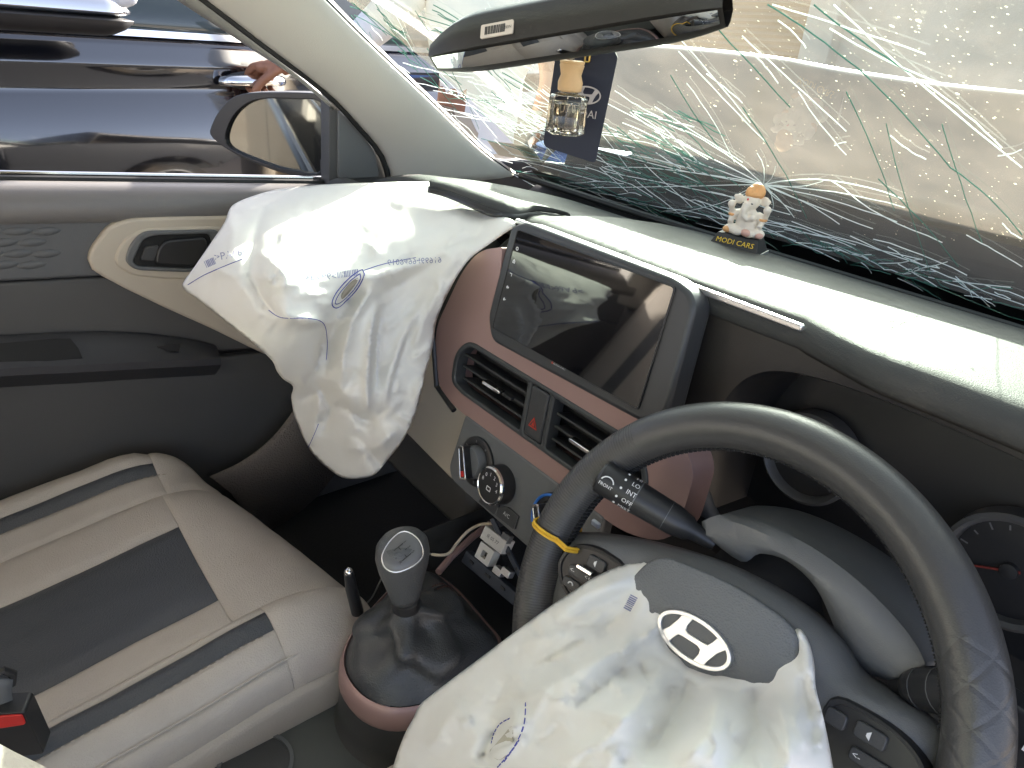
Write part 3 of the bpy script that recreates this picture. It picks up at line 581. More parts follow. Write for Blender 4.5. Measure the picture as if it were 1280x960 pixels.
MB().box((0, 0.02, 0.765), (0.34, 0.03, 0.06)).build('slot_back', VOID, da)

# ================================================================== TOUCHSCREEN
SF = Fr((0.018, -0.022, 0.975), (1, 0, 0), (0, math.sin(R(10.5)), math.cos(R(10.5))))
ts = thing('touchscreen', 'large dark touchscreen in a grey plastic frame in the middle of the dashboard', 'touchscreen', (0.018, -0.02, 0.90))
ho = rpoly([SF.px(*q) for q in [(638, 283), (609, 395), (613, 426), (800, 528), (832, 520), (868, 385), (862, 365), (842, 348), (655, 277)]], [0.006, 0.01, 0.012, 0.006, 0.012, 0.012, 0.012, 0.01, 0.006], 5)
MB().pl(SF, ho, -0.030, 0.0).build('housing', mat('screen_housing', (0.036, 0.038, 0.041), 0.42, bump=0.2, bscale=1100, bdist=0.0004), ts, bevel=0.005, bseg=3)
gq = rpoly([SF.px(*q) for q in [(648, 286), (616, 410), (799, 513), (846, 359)]], 0.004, 4)
go = MB().pl(SF, gq, -0.002, 0.0016).build('screen_glass', SCREEN, ts, bevel=0.0008)
def inset(poly, d):
    cx = sum(p[0] for p in poly)/len(poly); cy = sum(p[1] for p in poly)/len(poly); return [(cx+(u-cx)*(1-d), cy+(v-cy)*(1-d*1.5)) for u, v in poly]
MB().plate(SF, gq, [inset(gq, 0.012)], 0.0012, 0.0024).build('bezel_edge', BLACK, ts, bevel=0.0004)
for (x, y), kind in zip([(648, 311), (644, 327), (640, 343), (636, 359), (632, 374)], 'phbud'):
    u, v = SF.px(x, y); ic = MB()
    if kind == 'p': ic.plate(SF, ell(u, v, 0.0022, 0.0022, 12), [ell(u, v, 0.0014, 0.0014, 10)], 0.0017, 0.0021)
    elif kind == 'h': ic.plate(SF, [(u-.002, v-.002), (u+.002, v-.002), (u+.002, v+.0008), (u, v+.0026), (u-.002, v+.0008)], [[(u-.0011, v-.0012), (u+.0011, v-.0012), (u+.0011, v+.0004), (u-.0011, v+.0004)]], 0.0017, 0.0021)
    elif kind == 'b': ic.pl(SF, rect(u-.002, v+.0008, u+.002, v+.0016), 0.0017, 0.0021); ic.pl(SF, rect(u+.0012, v-.002, u+.002, v+.0008), 0.0017, 0.0021)
    else:
        ic.pl(SF, [(u-.0018, v-.001), (u, v-.002), (u, v+.002), (u-.0018, v+.001)], 0.0017, 0.0021); ic.pl(SF, rect(u+.0008, v-.0003, u+.0024, v+.0003), 0.0017, 0.0021)
        if kind == 'u': ic.pl(SF, rect(u+.0013, v-.0011, u+.0019, v+.0011), 0.0017, 0.0021)
    ic.build('touch_icon', WHITE, ts, smooth=False, recalc=False)
u, v = SF.px(692, 453); MB().pl(SF, ell(u, v, 0.0016, 0.0016, 10), 0.0017, 0.0021).build('logo_dot', REDP, ts, smooth=False)
u, v = SF.px(701, 458); text('logo_print', 'BLAUPUNKT', SF, u, v, 0.0021, 0.0036, WHITE, ts)

# ================================================================== CLIMATE PANEL (hanging loose below the vents)
CF = Fr((0, -0.052, 0.735), (1, 0, 0), (0, 0.22, 0.975))
cl = thing('climate_panel', 'grey climate control panel with three round dials below the air vents', 'control panel', (0, -0.05, 0.68))
po = rpoly([(-0.134, 0.047), (-0.141, -0.036), (-0.128, -0.051), (0.128, -0.051), (0.141, -0.036), (0.134, 0.047), (0.118, 0.047), (-0.118, 0.047)], [0.006, 0.01, 0.01, 0.01, 0.01, 0.006, 0.01, 0.01], 4)
MB().pl(CF, po, -0.018, 0.0).build('faceplate', GREYP, cl, bevel=0.003, bseg=3)
def dial(u, v, kind):
    f = CF.move(u, v, 0)
    d = MB().lathe(f, [(0.0335, -0.001), (0.0335, 0.003), (0.031, 0.0045), (0.024, 0.0042), (0.0235, 0.0015)], 40).build('dial', BLACK, cl)
    mk = MB()
    for k in range(7):
        f2 = f.rot(R(150-45*k if kind != 'r' else 30-30*k)); mk.pl(f2, rect(0.0262, -0.0008, 0.0295, 0.0008), 0.0044, 0.0048)
    mk.build('dial_marks', MATS['dim_print'], d, smooth=False)
    a = R(118) if kind == 'l' else R(122)
    MB().lathe(f, [(0.0225, 0.001), (0.0215, 0.012), (0.0195, 0.0150), (0.002, 0.0155)], 36).build('dial_knob', GREYP, d)
    f2 = f.rot(a); grip = rpoly([(-0.0205, -0.0065), (0.0215, -0.0045), (0.0225, 0.0), (0.0215, 0.0045), (-0.0205, 0.0065)], 0.003, 3)
    MB().pl(f2, grip, 0.012, 0.0265).build('dial_grip', BLACK, d, bevel=0.0015)
    MB().plate(f2, [(x*1.03, y*1.12) for x, y in grip], [[(x*0.9, y*0.66) for x, y in grip]], 0.0255, 0.0272).build('grip_trim', CHROME, d, bevel=0.0004)
    if kind == 'l': MB().pl(f2, rect(-0.017, -0.003, -0.010, 0.003), 0.0266, 0.0270).build('pointer', RED, d, smooth=False)
    else:
        ar = [f.rot(R(t_))(0.0312, 0, 0.0052) for t_ in range(60, 215, 8)]; MB().tube(ar, 0.0018, 6).build('temperature_arc', BLUEP, d)
dial(*CF.px(597, 577), 'l'); dial(*CF.px(692, 651), 'r')
u, v = CF.px(628, 605); f = CF.move(u, v, 0)
d = MB().lathe(f, [(0.0255, -0.001), (0.0250, 0.018), (0.0235, 0.021), (0.021, 0.0215)], 40).build('fan_knob', BLACK, cl)
MB().lathe(f, [(0.0250, 0.0185), (0.0245, 0.0212), (0.0225, 0.0228), (0.0215, 0.0218)], 40, cap=False).build('fan_ring', CHROME, d)
MB().lathe(f, [(0.0218, 0.0205), (0.0212, 0.0216), (0.002, 0.0217)], 32).build('fan_face', BLACK, d)
for k, s_ in enumerate(['8', '0', '1', '2', '3', '4']):
    a = R(165-33*k); text('fan_number', s_, f, 0.0148*math.cos(a), 0.0148*math.sin(a), 0.0221, 0.0072, WHITE, d)
MB().plate(f, rpoly(rect(-0.004, -0.007, 0.004, -0.001), 0.001, 2), [rect(-0.003, -0.006, 0.003, -0.002)], 0.0218, 0.0221).build('demist_icon', WHITE, d, smooth=False, recalc=False)
for pts_, ic in (([(607, 611), (626, 628), (622, 645), (600, 627)], 'r'), ([(626, 633), (637, 634), (650, 645), (645, 662), (620, 643)], 'a')):
    q = [CF.px(*p) for p in pts_]; b_ = MB().pl(CF, rpoly(q, 0.0015, 3), -0.001, 0.003).build('climate_button', DARK, cl, bevel=0.001)
    MB().plate(CF, rpoly(q, 0.0015, 3), [inset(rpoly(q, 0.0015, 3), 0.035)], 0.0012, 0.0033).build('button_edge', GREYP, b_)
    cu_, cv_ = (sum(p[0] for p in q)/len(q), sum(p[1] for p in q)/len(q))
    if ic == 'a': text('button_print', 'A/C', CF, cu_, cv_, 0.0034, 0.0075, WHITE, b_)
    else: MB().plate(CF, ell(cu_, cv_, 0.0055, 0.003, 16), [ell(cu_+.001, cv_, 0.0040, 0.0018, 12)], 0.0031, 0.0034).build('button_print', WHITE, b_, smooth=False, recalc=False)

# ================================================================== AIRBAG COVER FLAP LYING ON THE DASH
fl = thing('airbag_cover', 'long grey airbag cover flap sprung open on the passenger side of dashboard', 'cover', (-0.36, 0.16, 1.0))
top = [at(x, y, Z=z) for x, y, z in [(536, 227, 1.058), (545, 223, 1.058), (580, 228, 1.054), (640, 247, 1.046), (685, 258, 1.036), (712, 267, 1.026)]]
bot = [at(x, y, Z=z) for x, y, z in [(537, 231, 1.056), (560, 237, 1.054), (600, 252, 1.050), (642, 265, 1.042), (672, 263, 1.034), (708, 269, 1.024)]]
rows = [[Vector(a), Vector(a).lerp(Vector(b), .5)+Vector((0, 0, .003)), Vector(b)] for a, b in zip(smoothpts(top, 4), smoothpts(bot, 4))]
MB().grid(rows).build('flap', DASH, fl, solid=0.006)
e = [Vector(b)+Vector((0, -0.002, -0.006)) for b in smoothpts(bot, 4)]
MB().grid([[p+Vector((0, 0, 0.004)), p+Vector((0, -0.001, -0.004)), p+Vector((0.002, 0.012, -0.012*(0.3+0.7*math.sin(math.pi*min(1, max(0, i/20))))))] for i, p in enumerate(e)]).build('flap_underside', BLACK, fl, solid=0.003)
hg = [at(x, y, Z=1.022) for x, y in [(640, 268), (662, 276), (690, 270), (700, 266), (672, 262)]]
MB().prism(hg, (0, 0, -0.014)).build('slot_shade', VOID, da, smooth=False)  # matte black block painting the shade inside the open airbag slot

# ================================================================== FIGURINE ON THE DASH
fb = at(921, 313, Z=1.012); FG = Fr(fb, Vector((0.965, 0.26, 0)), Vector((-0.26, 0.965, 0)))
fg = thing('deity_figurine', 'small white and orange elephant-headed deity figurine on a black plinth, on the dashboard', 'figurine', tuple(fb))
def wedge(b0, b1, h0, h1): return [(-b0, -b1*0.75), (b0, -b1*0.75), (b0, b1*0.75), (-b0, b1*0.75)]
bl, bt = [(-.034, -.020), (.034, -.020), (.034, .020), (-.034, .020)], [(-.027, -.009), (.027, -.009), (.027, .014), (-.027, .014)]
MB().grid([[FG(u, v, 0.004) for u, v in bl], [FG(u, v, 0.021) for u, v in bt]], cu=True).add([FG(u, v, 0.021) for u, v in bt], [(0, 1, 2, 3)]).build('plinth', BLACK, fg, smooth=False, bevel=0.0008)
MB().pl(FG, [(u*1.03, v*1.05) for u, v in bl], 0.0, 0.0042).build('plinth_edge', SATIN, fg, smooth=False)
pf = Fr(FG(0, -0.0150, 0.0125), FG.u, FG.v*0.011+FG.w*0.017)
text('plinth_lettering', 'MODI CARS', pf, 0.0, 0.0, 0.0009, 0.0098, GOLD, fg, sx=0.98)
IV = mat('ivory_resin', (0.74, 0.66, 0.56), 0.45, var=0.05, vscale=90); OR = mat('orange_tint', (0.70, 0.36, 0.14), 0.5, var=0.2, vscale=160); PK = mat('pink_tint', (0.62, 0.36, 0.29), 0.5)
G = lambda u, v, w_: FG(u+0.004, v+0.002, w_+0.021)
bo = MB()
bo.ball(G(0, 0.002, 0.016), (0.0155, 0.012, 0.016)); bo.ball(G(0, 0, 0.024), (0.013, 0.011, 0.013))
for s in (-1, 1):
    bo.ball(G(s*0.016, -0.003, 0.006), (0.012, 0.009, 0.0065)); bo.ball(G(s*0.008, -0.011, 0.0055), (0.010, 0.005, 0.0055))
    bo.tube([G(s*0.011, 0, 0.028), G(s*0.020, -0.002, 0.020), G(s*0.019, -0.008, 0.014)], [0.0052, 0.0045, 0.004], 8)
    bo.tube([G(s*0.011, 0.003, 0.028), G(s*0.022, 0.001, 0.026), G(s*0.0235, -0.002, 0.034)], [0.005, 0.0045, 0.0042], 8); bo.ball(G(s*0.0235, -0.003, 0.037), 0.0053)
    bo.ball(G(s*0.0165, 0.002, 0.045+0.001*s), (0.0075, 0.0025, 0.0065)); bo.ball(G(s*0.021, 0.002, 0.0465), (0.004, 0.002, 0.003))
bo.ball(G(0, 0, 0.044), (0.0115, 0.0105, 0.0115)); bo.ball(G(-0.001, -0.005, 0.040), (0.0075, 0.007, 0.008))
bo.tube([G(-0.001, -0.010, 0.042), G(-0.003, -0.0135, 0.034), G(-0.002, -0.0135, 0.027), G(0.004, -0.0125, 0.023), G(0.007, -0.012, 0.026)], [0.0058, 0.0048, 0.004, 0.0036, 0.003], 8)
bo.ball(G(0.009, -0.010, 0.026), 0.005)
bo.build('body', IV, fg, remesh=0.0011)
cr = MB(); cr.ball(G(0.003, 0.004, 0.056), (0.0120, 0.0085, 0.0110)); cr.ball(G(0.001, -0.001, 0.053), (0.0115, 0.009, 0.0045)); cr.ball(G(-0.003, -0.003, 0.055), (0.006, 0.006, 0.008)); cr.build('crown', OR, fg, remesh=0.0011)
for s in (-1, 1):
    MB().ball(G(s*0.0055-0.001, -0.0103, 0.0425), (0.0018, 0.0008, 0.0009), 8, 6).build('eye', INK, fg)
    MB().ball(G(s*0.021, -0.007, 0.005), (0.0065, 0.006, 0.0045), 10, 7).build('knee_tint', OR if s < 0 else PK, fg)
    MB().lathe(Fr(G(s*0.020, -0.001, 0.024), (1, 0, 0), (0, 1, 0)), [(0.0052, -0.0015), (0.0058, 0), (0.0052, 0.0015)], 12).build('armlet', OR, fg)
MB().ball(G(0.006, -0.013, 0.006), (0.008, 0.0045, 0.0048), 10, 7).build('robe_fold', PK, fg)
MB().ball(G(-0.0015, -0.0112, 0.0475), (0.0014, 0.0008, 0.0016), 8, 6).build('forehead_mark', RED, fg)

# ================================================================== STEERING WHEEL
WT = R(25.8); WF0 = Fr((0.338, -0.141, 0.825), (1, 0, 0), (0, math.sin(WT), math.cos(WT)))
sw = thing('steering_wheel', 'black leather-covered steering wheel with grey horn pad torn open by the airbag', 'steering wheel', tuple(WF0.o))
# rim cover: torus with UVs so ribs and quilting follow the rim
LM = mat('rim_leather', (0.047, 0.046, 0.045), 0.36, spec=0.6)
N = LM.node_tree.nodes; L = LM.node_tree.links; b = N['Principled BSDF']
uvn = N.new('ShaderNodeUVMap'); sep = N.new('ShaderNodeSeparateXYZ'); L.new(uvn.outputs[0], sep.inputs[0])
def mth(op, a, b_=None, c=None):
    n = N.new('ShaderNodeMath'); n.operation = op
    for i, v in enumerate((a, b_, c)):
        if v is None: continue
        if isinstance(v, (int, float)): n.inputs[i].default_value = v
        else: L.new(v, n.inputs[i])
    return n.outputs[0]
U_, V_ = sep.outputs[0], sep.outputs[1]          # U: angle/2pi around the wheel, V around the tube
rib = mth('SINE', mth('MULTIPLY', U_, 2*math.pi*420))
rmask = mth('MULTIPLY', mth('GREATER_THAN', U_, 0.385), mth('LESS_THAN', U_, 0.60))
qa = mth('ABSOLUTE', mth('SINE', mth('ADD', mth('MULTIPLY', U_, math.pi*44), mth('MULTIPLY', V_, math.pi*4)))); qb = mth('ABSOLUTE', mth('SINE', mth('SUBTRACT', mth('MULTIPLY', U_, math.pi*44), mth('MULTIPLY', V_, math.pi*4))))
quilt = mth('MINIMUM', mth('MINIMUM', qa, qb), 0.45)
qmask = mth('LESS_THAN', U_, 0.115)
h = mth('ADD', mth('MULTIPLY', mth('MULTIPLY', rib, rmask), 0.06), mth('MULTIPLY', mth('MULTIPLY', quilt, qmask), 0.42))
vo = N.new('ShaderNodeTexVoronoi'); vo.inputs['Scale'].default_value = 900; tc = N.new('ShaderNodeTexCoord'); L.new(tc.outputs['Object'], vo.inputs['Vector'])
h = mth('ADD', h, mth('MULTIPLY', vo.outputs[0], 0.06))
bp = N.new('ShaderNodeBump'); bp.inputs['Strength'].default_value = 0.8; bp.inputs['Distance'].default_value = 0.0022; L.new(h, bp.inputs['Height']); L.new(bp.outputs[0], b.inputs['Normal'])
nu, nv, RR, rr = 160, 20, 0.178, 0.0195
vs = [WF0((RR+rr*math.cos(2*math.pi*j/nv))*math.cos(2*math.pi*i/nu), (RR+rr*math.cos(2*math.pi*j/nv))*math.sin(2*math.pi*i/nu), 1.08*rr*math.sin(2*math.pi*j/nv)) for i in range(nu) for j in range(nv)]
mb = MB(); mb.add(vs, [(i*nv+j, ((i+1) % nu)*nv+j, ((i+1) % nu)*nv+(j+1) % nv, i*nv+(j+1) % nv) for i in range(nu) for j in range(nv)])
ro = mb.build('rim', LM, sw, recalc=False, ang=80)
uvl = ro.data.uv_layers.new(name='UVMap')
for p in ro.data.polygons:
    i, j = divmod(p.index, nv)
    for li, (di, dj) in zip(p.loop_indices, ((0, 0), (1, 0), (1, 1), (0, 1))): uvl.data[li].uv = ((i+di)/nu, (j+dj)/nv)
st = MB()
for i in range(110):      # cross stitching on the inner side of the rim
    a = R(22+1.5*i)
    for s in (-1, 1):
        st.tube([WF0((RR-rr*1.01)*math.cos(a+s*.006), (RR-rr*1.01)*math.sin(a+s*.006), 0.004), WF0((RR-rr*1.02)*math.cos(a-s*.006), (RR-rr*1.02)*math.sin(a-s*.006), -0.004)], 0.0009, 4)
st.build('rim_stitching', VOID, sw)
WF = WF0.rot(R(8))
# hub shell with its sloping upper shoulder
def wpx(*pts): return [WF0.px(x, y) for x, y in pts]
hubo = smoothpts(wpx((694, 676), (720, 664), (770, 669), (830, 683), (890, 703), (950, 732), (1000, 766), (1040, 806), (1075, 856)) + [(0.150, 0.055), (0.165, 0.02), (0.150, -0.02), (0.11, -0.045), (0.06, -0.085), (0.0, -0.10), (-0.06, -0.085), (-0.11, -0.07), (-0.155, -0.075)], 3, closed=True)
cu_, cv_ = -0.01, -0.01
rows = [[WF0(cu_+(u-cu_)*s, cv_+(v-cv_)*s, w_) for u, v in hubo] for s, w_ in [(0.96, -0.045), (0.995, -0.03), (1.0, -0.016), (0.97, -0.008), (0.90, -0.001), (0.80, 0.004), (0.5, 0.006), (0.02, 0.006)]]
mb = MB().grid(rows, cu=True); mb.build('hub', GREYP, sw, ang=60)
# spokes joining the hub and the rim
for a in (-8, 188, 268):
    f2 = WF.rot(R(a)); MB().grid([[f2(x, y*(0.036 if a != 268 else 0.025)*(1+0.25*abs(k-2)/2), -0.022-0.012*abs(y)+(0.004 if k < 3 else -0.002)) for y in np.linspace(-1, 1, 9)] for k, x in enumerate((0.08, 0.11, 0.135, 0.155, 0.172))]).build('spoke', DARK, sw, solid=0.02)
# button pods
def pod(cu, cv, flip):
    f2 = WF.move(cu, cv, 0.0)
    po_ = smoothpts([(-0.034, -0.004), (-0.030, 0.014), (-0.014, 0.026), (0.012, 0.030), (0.036, 0.024), (0.034, -0.012), (0.010, -0.026), (-0.018, -0.022)], 4, closed=True)
    po_ = [(u*flip, v) for u, v in po_]
    p_ = MB().grid([[f2(u*s, v*s, w_) for u, v in po_] for s, w_ in [(1.0, -0.006), (1.0, 0.004), (0.96, 0.0075), (0.88, 0.007), (0.86, 0.0055), (0.02, 0.0055)]], cu=True).build('button_pod', BLACK, sw, ang=50)
    for (bu, bv, bw, bh, ic) in [(0.006, 0.016, 0.020, 0.011, 'm'), (-0.003, 0.0, 0.034, 0.009, '+'), (-0.012, -0.012, 0.020, 0.009, 'p'), (0.028, 0.014, 0.014, 0.011, 'd')]:
        bb = MB().pl(f2, rpoly(rect(flip*bu-bw/2, bv-bh/2, flip*bu+bw/2, bv+bh/2), 0.003, 3), 0.004, 0.0085).build('wheel_button', DARK, p_, bevel=0.001)
        if ic == '+':
            text('button_mark', '<+', f2, flip*bu+0.006, bv+0.001, 0.0088, 0.006, WHITE, p_); text('button_mark', '<-', f2, flip*bu-0.012, bv, 0.0088, 0.006, WHITE, p_)
        elif ic == 'm': MB().pl(f2, [(flip*bu-.002, bv-.001), (flip*bu+.0005, bv-.003), (flip*bu+.0005, bv+.003), (flip*bu-.002, bv+.001)], 0.0083, 0.0088).build('button_mark', WHITE, p_, smooth=False)
        elif ic == 'p': MB().tube([f2(flip*bu+0.0028*math.cos(R(q)), bv-0.001+0.0028*math.sin(R(q)), 0.0087) for q in range(10, 175, 20)], 0.0007, 6).build('button_mark', WHITE, p_)
    if flip > 0: MB().box((flip*-0.001, 0.0068, 0.010), (0.018, 0.0035, 0.006), f2).build('rocker_trim', CHROME, p_, bevel=0.0008)
u, v = WF.px(738, 722); pod(u, v, 1)
pod(0.128, -0.004, -1)
# horn pad
pf = WF0.move(0, 0, 0.0)
pad = smoothpts(wpx((819, 703), (800, 722), (787, 738), (800, 750), (811, 768), (818, 794), (836, 820), (871, 843), (905, 852), (936, 850), (955, 860), (968, 868), (985, 848), (1003, 824), (998, 785), (960, 752), (915, 725), (870, 706), (842, 697)), 3, closed=True)
pad = [(u, v) for u, v in pad]
cu_, cv_ = sum(p[0] for p in pad)/len(pad), sum(p[1] for p in pad)/len(pad)
def padw(u, v): return 0.020-1.4*((u-cu_)**2)-0.10*abs(v-cv_)
rows = [[WF0(cu_+(u-cu_)*s, cv_+(v-cv_)*s, padw(cu_+(u-cu_)*s, cv_+(v-cv_)*s)+dw) for u, v in pad] for s, dw in [(0.97, -0.008), (0.995, -0.005), (1.0, -0.0025), (0.985, -0.0003), (0.95, 0.0005), (0.7, 0.0005), (0.4, 0.0005), (0.02, 0.0005)]]
hp_ = MB().grid(rows, cu=True).build('horn_pad', mat('horn_pad_plastic', (0.135, 0.141, 0.145), 0.5, bump=0.6, bscale=650, bdist=0.0008, var=0.06), sw, ang=60)
# emblem: oval ring with a slanted H
ec = WF0.px(870, 799, 0.017); e1 = WF0.px(829, 768, 0.017); ang = math.atan2(e1[1]-ec[1], e1[0]-ec[0])+math.pi
EF = Fr(WF0(ec[0], ec[1], padw(*ec)+0.0012), WF0.u, WF0.v).rot(R(7)); ea, eb = 0.0325, 0.0170
em = MB().plate(EF, ell(0, 0, ea, eb, 48), [ell(0, 0, ea-0.0034, eb-0.0034, 48)], -0.003, 0.0022).build('emblem', SATIN, hp_, bevel=0.0005)
Hs = smoothpts([(-0.0215, -0.0125), (-0.0135, -0.0148), (-0.0085, -0.0030), (0.0, -0.0022), (0.0045, -0.0035), (0.0035, -0.0085), (0.001, -0.0150)], 3)
Hp = [(-0.0225, -0.0115), (-0.0130, -0.0148), (-0.0095, -0.0075), (-0.0040, -0.0032), (0.0040, -0.0030), (0.0078, -0.0060), (0.0062, -0.0150), (0.0150, -0.0142), (0.0225, -0.0115)]
_h = [(-0.0272, -0.0080), (-0.0180, -0.0132), (-0.0148, -0.0068), (-0.0122, -0.0028), (-0.0080, -0.0022), (0.0050, -0.0022), (0.0078, -0.0036), (0.0080, -0.0070), (0.0050, -0.0156), (0.0142, -0.0146), (0.0165, -0.0080), (0.0212, 0.0010)]
HSH = _h + [(-a, -b) for a, b in _h]
# left limb, bar, right limb of the slanted H
MB().pl(EF, HSH, -0.002, 0.0020).build('emblem_letter', SATIN, em, bevel=0.0005)
MB().pl(EF, ell(0, 0, ea-0.002, eb-0.002, 40), -0.003, 0.0002).build('emblem_field', GREYP, em, smooth=False)

# rubber band looped round the rim
_b0 = WF0.px(690, 657); a0 = math.atan2(_b0[1], _b0[0])
rbp = []
for k in range(26):
    q = 2*math.pi*k/26; aa = a0+0.03*math.sin(q*1.0)+0.012*math.cos(2*q); rad = rr+0.0022+(0.014 if math.cos(q) < -0.75 else 0)
    rbp.append(WF0((RR+rad*math.cos(q))*math.cos(aa), (RR+rad*math.cos(q))*math.sin(aa), 1.08*rad*math.sin(q)))
rb = thing('rubber_band', 'yellow rubber band looped around the left side of the steering wheel rim', 'rubber band', tuple(rbp[0]))
MB().tube(rbp, 0.0016, 6, closed=True).build('band', YELLOW, rb)
MB().tube([p+WF0.v*0.0028+WF0.w*0.0004 for p in rbp], 0.0013, 6, closed=True).build('band', YELLOW, rb)

# ================================================================== COLUMN SHROUD, STALKS
sc = thing('column_shroud', 'grey plastic steering column shroud arching above the wheel hub', 'shroud', (0.36, -0.06, 0.84))
back = [at(x, y, Y=yy) for x, y, yy in [(884, 650, -0.075), (908, 643, -0.06), (960, 650, -0.055), (1020, 676, -0.055), (1080, 715, -0.055), (1130, 760, -0.055), (1160, 800, -0.06), (1168, 832, -0.07)]]
mid = [at(x, y, Y=yy) for x, y, yy in [(878, 662, -0.088), (910, 652, -0.085), (955, 667, -0.085), (1010, 698, -0.085), (1060, 738, -0.085), (1105, 785, -0.085), (1130, 815, -0.086), (1150, 838, -0.088)]]
low = [at(x, y, Y=yy) for x, y, yy in [(880, 668, -0.090), (926, 702, -0.088), (950, 692, -0.087), (985, 702, -0.087), (1020, 735, -0.087), (1043, 785, -0.087), (1060, 830, -0.087), (1110, 850, -0.087)]]
rows = [[Vector(a)+Vector((0, 0.05, -0.01)), Vector(a), Vector(a).lerp(Vector(b), .5)+Vector((0, -0.006, 0.006)), Vector(b), Vector(b).lerp(Vector(c), .5)+Vector((0, -0.003, 0)), Vector(c)] for a, b, c in zip(smoothpts(back, 4), smoothpts(mid, 4), smoothpts(low, 4))]
MB().grid(rows).build('upper_shroud', GREYP, sc, ang=42, solid=0.003)
MB().lathe(Fr((0.338, -0.10, 0.845), (1, 0, 0), (0, math.sin(WT), math.cos(WT))), [(0.055, -0.08), (0.055, -0.02), (0.03, 0.0), (0.02, 0.01)], 24).build('column_core', VOID, sc)
lo = [at(x, y, Y=-0.10) for x, y in [(1120, 905), (1150, 885), (1180, 900), (1195, 960), (1180, 1020), (1100, 1020), (1105, 940)]]
MB().prism(lo, (0, 0.05, 0)).build('lower_shroud', GREYP, sc, bevel=0.01, bseg=3)
ib = MB()
for k in range(6): ib.box(at(955+15*k, 735+16*k, Y=-0.06), (0.02, 0.02, 0.012))
ib.build('switch_block', BLACK, sc, bevel=0.002)

def stalk(name, label, tip, root, marks):
    T, B = Vector(tip), Vector(root); t_ = thing(name, label, 'stalk', tuple(B)); d = (T-B); ln = d.length; d.normalize()
    up_ = (CAM-(T+B)/2); up_ = (up_-d*up_.dot(d)).normalized(); f = Fr(B, d, up_.cross(d)*-1)
    if f.w.dot(up_) < 0: f = Fr(B, d, up_.cross(d))
    prof = [(0, .006), (.18, .008), (.22, .011), (.34, .0135), (.62, .0145), (.66, .0150), (.70, .0150), (.98, .0150), (1.0, .013)]
    MB().tube([B+d*ln*k for k, r in prof], [r for k, r in prof], 20).build('lever', BLACK, t_)
    MB().tube([B+d*ln*.665, B+d*ln*.675], .0152, 20).build('collar_line', GREYP, t_)
    MB().tube([B+d*ln*.40, B+d*ln*.405], .0141, 20).build('collar_line', GREYP, t_)
    return t_, f, ln
tip, root = at(750, 594, Y=-0.128), at(893, 680, Y=-0.085)
t_, f, ln = stalk('wiper_stalk', 'black wiper stalk with white markings left of the steering column', tip, root, True)
for k, s_ in enumerate(['MIST', 'OFF', 'INT', 'LO', 'HI']):
    a = R(62-31*k); r = 0.01525
    ff = Fr(f.o + f.u*(ln*0.745) + (f.w*math.cos(a)+f.v*math.sin(a))*r, f.u*-1, (f.v*math.cos(a)-f.w*math.sin(a))*-1)
    text('stalk_print', s_, ff, 0.004, 0, 0.0004, 0.0058, WHITE, t_)
    MB().pl(ff, ell(-0.006, 0, 0.0011, 0.0011, 10), 0.0, 0.0006).build('stalk_dot', WHITE, t_, smooth=False)
a = R(5); ff = Fr(f.o + f.u*(ln*0.91) + (f.w*math.cos(a)+f.v*math.sin(a))*0.0153, f.u*-1, (f.v*math.cos(a)-f.w*math.sin(a))*-1)
MB().tube([ff(0.006*math.cos(R(q)), -0.002+0.006*math.sin(R(q)), 0.0004) for q in range(20, 165, 18)], 0.0006, 5).build('stalk_symbol', WHITE, t_)
text('stalk_print', 'FRONT', ff, 0, -0.004, 0.0004, 0.004, WHITE, t_)
tip, root = at(1215, 868, Y=-0.10), at(1120, 858, Y=-0.085)
t_, f, ln = stalk('light_stalk', 'black light stalk right of the steering column behind the rim', tip, root, False)
MB().box(at(745, 655, Y=-0.10), (0.010, 0.004, 0.006)).build('white_clip', WHITE, sc, bevel=0.001)

# switch pack by the driver's door at the right edge
q = at(1279, 930, Y=-0.05); t_ = thing('switch_pack', 'black switch with white marks at the right edge behind the steering wheel', 'switch', tuple(q))
MB().box(q, (0.05, 0.02, 0.06)).build('switch_body', BLACK, t_, bevel=0.003)
MB().box(q+Vector((-0.01, -0.011, 0.01)), (0.004, 0.002, 0.010)).build('switch_mark', WHITE, t_); MB().box(q+Vector((0.003, -0.011, 0.01)), (0.004, 0.002, 0.010)).build('switch_mark', WHITE, t_)

# ================================================================== CENTRE CONSOLE
CZ = 0.55
cc = thing('centre_console', 'dark centre console with copper ring around the gear lever boot and a storage tray', 'console', (0, -0.3, 0.31))
bo_px = [(432, 832), (452, 866), (490, 883), (535, 877), (572, 856), (603, 828), (623, 803), (602, 774), (569, 737), (540, 719), (508, 722), (475, 752), (441, 795)]
bo_ = [Vector(p) for p in smoothpts([at(x, y, Z=CZ-0.0) for x, y in bo_px], 4, closed=True)]
bc_ = sum(bo_, Vector())/len(bo_)
def off(p, s, dz): return bc_+(p-bc_)*s+Vector((0, 0, dz))
MB().grid([[off(p, s, dz) for p in bo_] for s, dz in [(1.0, -0.004), (1.02, 0.001), (1.055, -0.002), (1.085, -0.012), (1.095, -0.028), (1.07, -0.034)]], cu=True).build('copper_ring', COPPER, cc, ang=70)
MB().grid([[off(p, s, dz) for p in bo_] for s, dz in [(1.09, -0.030), (1.10, -0.06), (1.13, -0.085), (1.25, -0.10)]], cu=True).build('lever_pedestal', DARK, cc, ang=70)
cp = at(328, 948, Z=0.46)
cf = Fr((cp.x+0.005, cp.y-0.01, 0.4605), (1, 0, 0), (0, 1, 0))
MB().lathe(cf, [(0.041, 0.0), (0.043, 0.002), (0.0385, 0.0025), (0.0382, -0.005)], 32, cap=False).build('cup_rim', GREYP, cc)
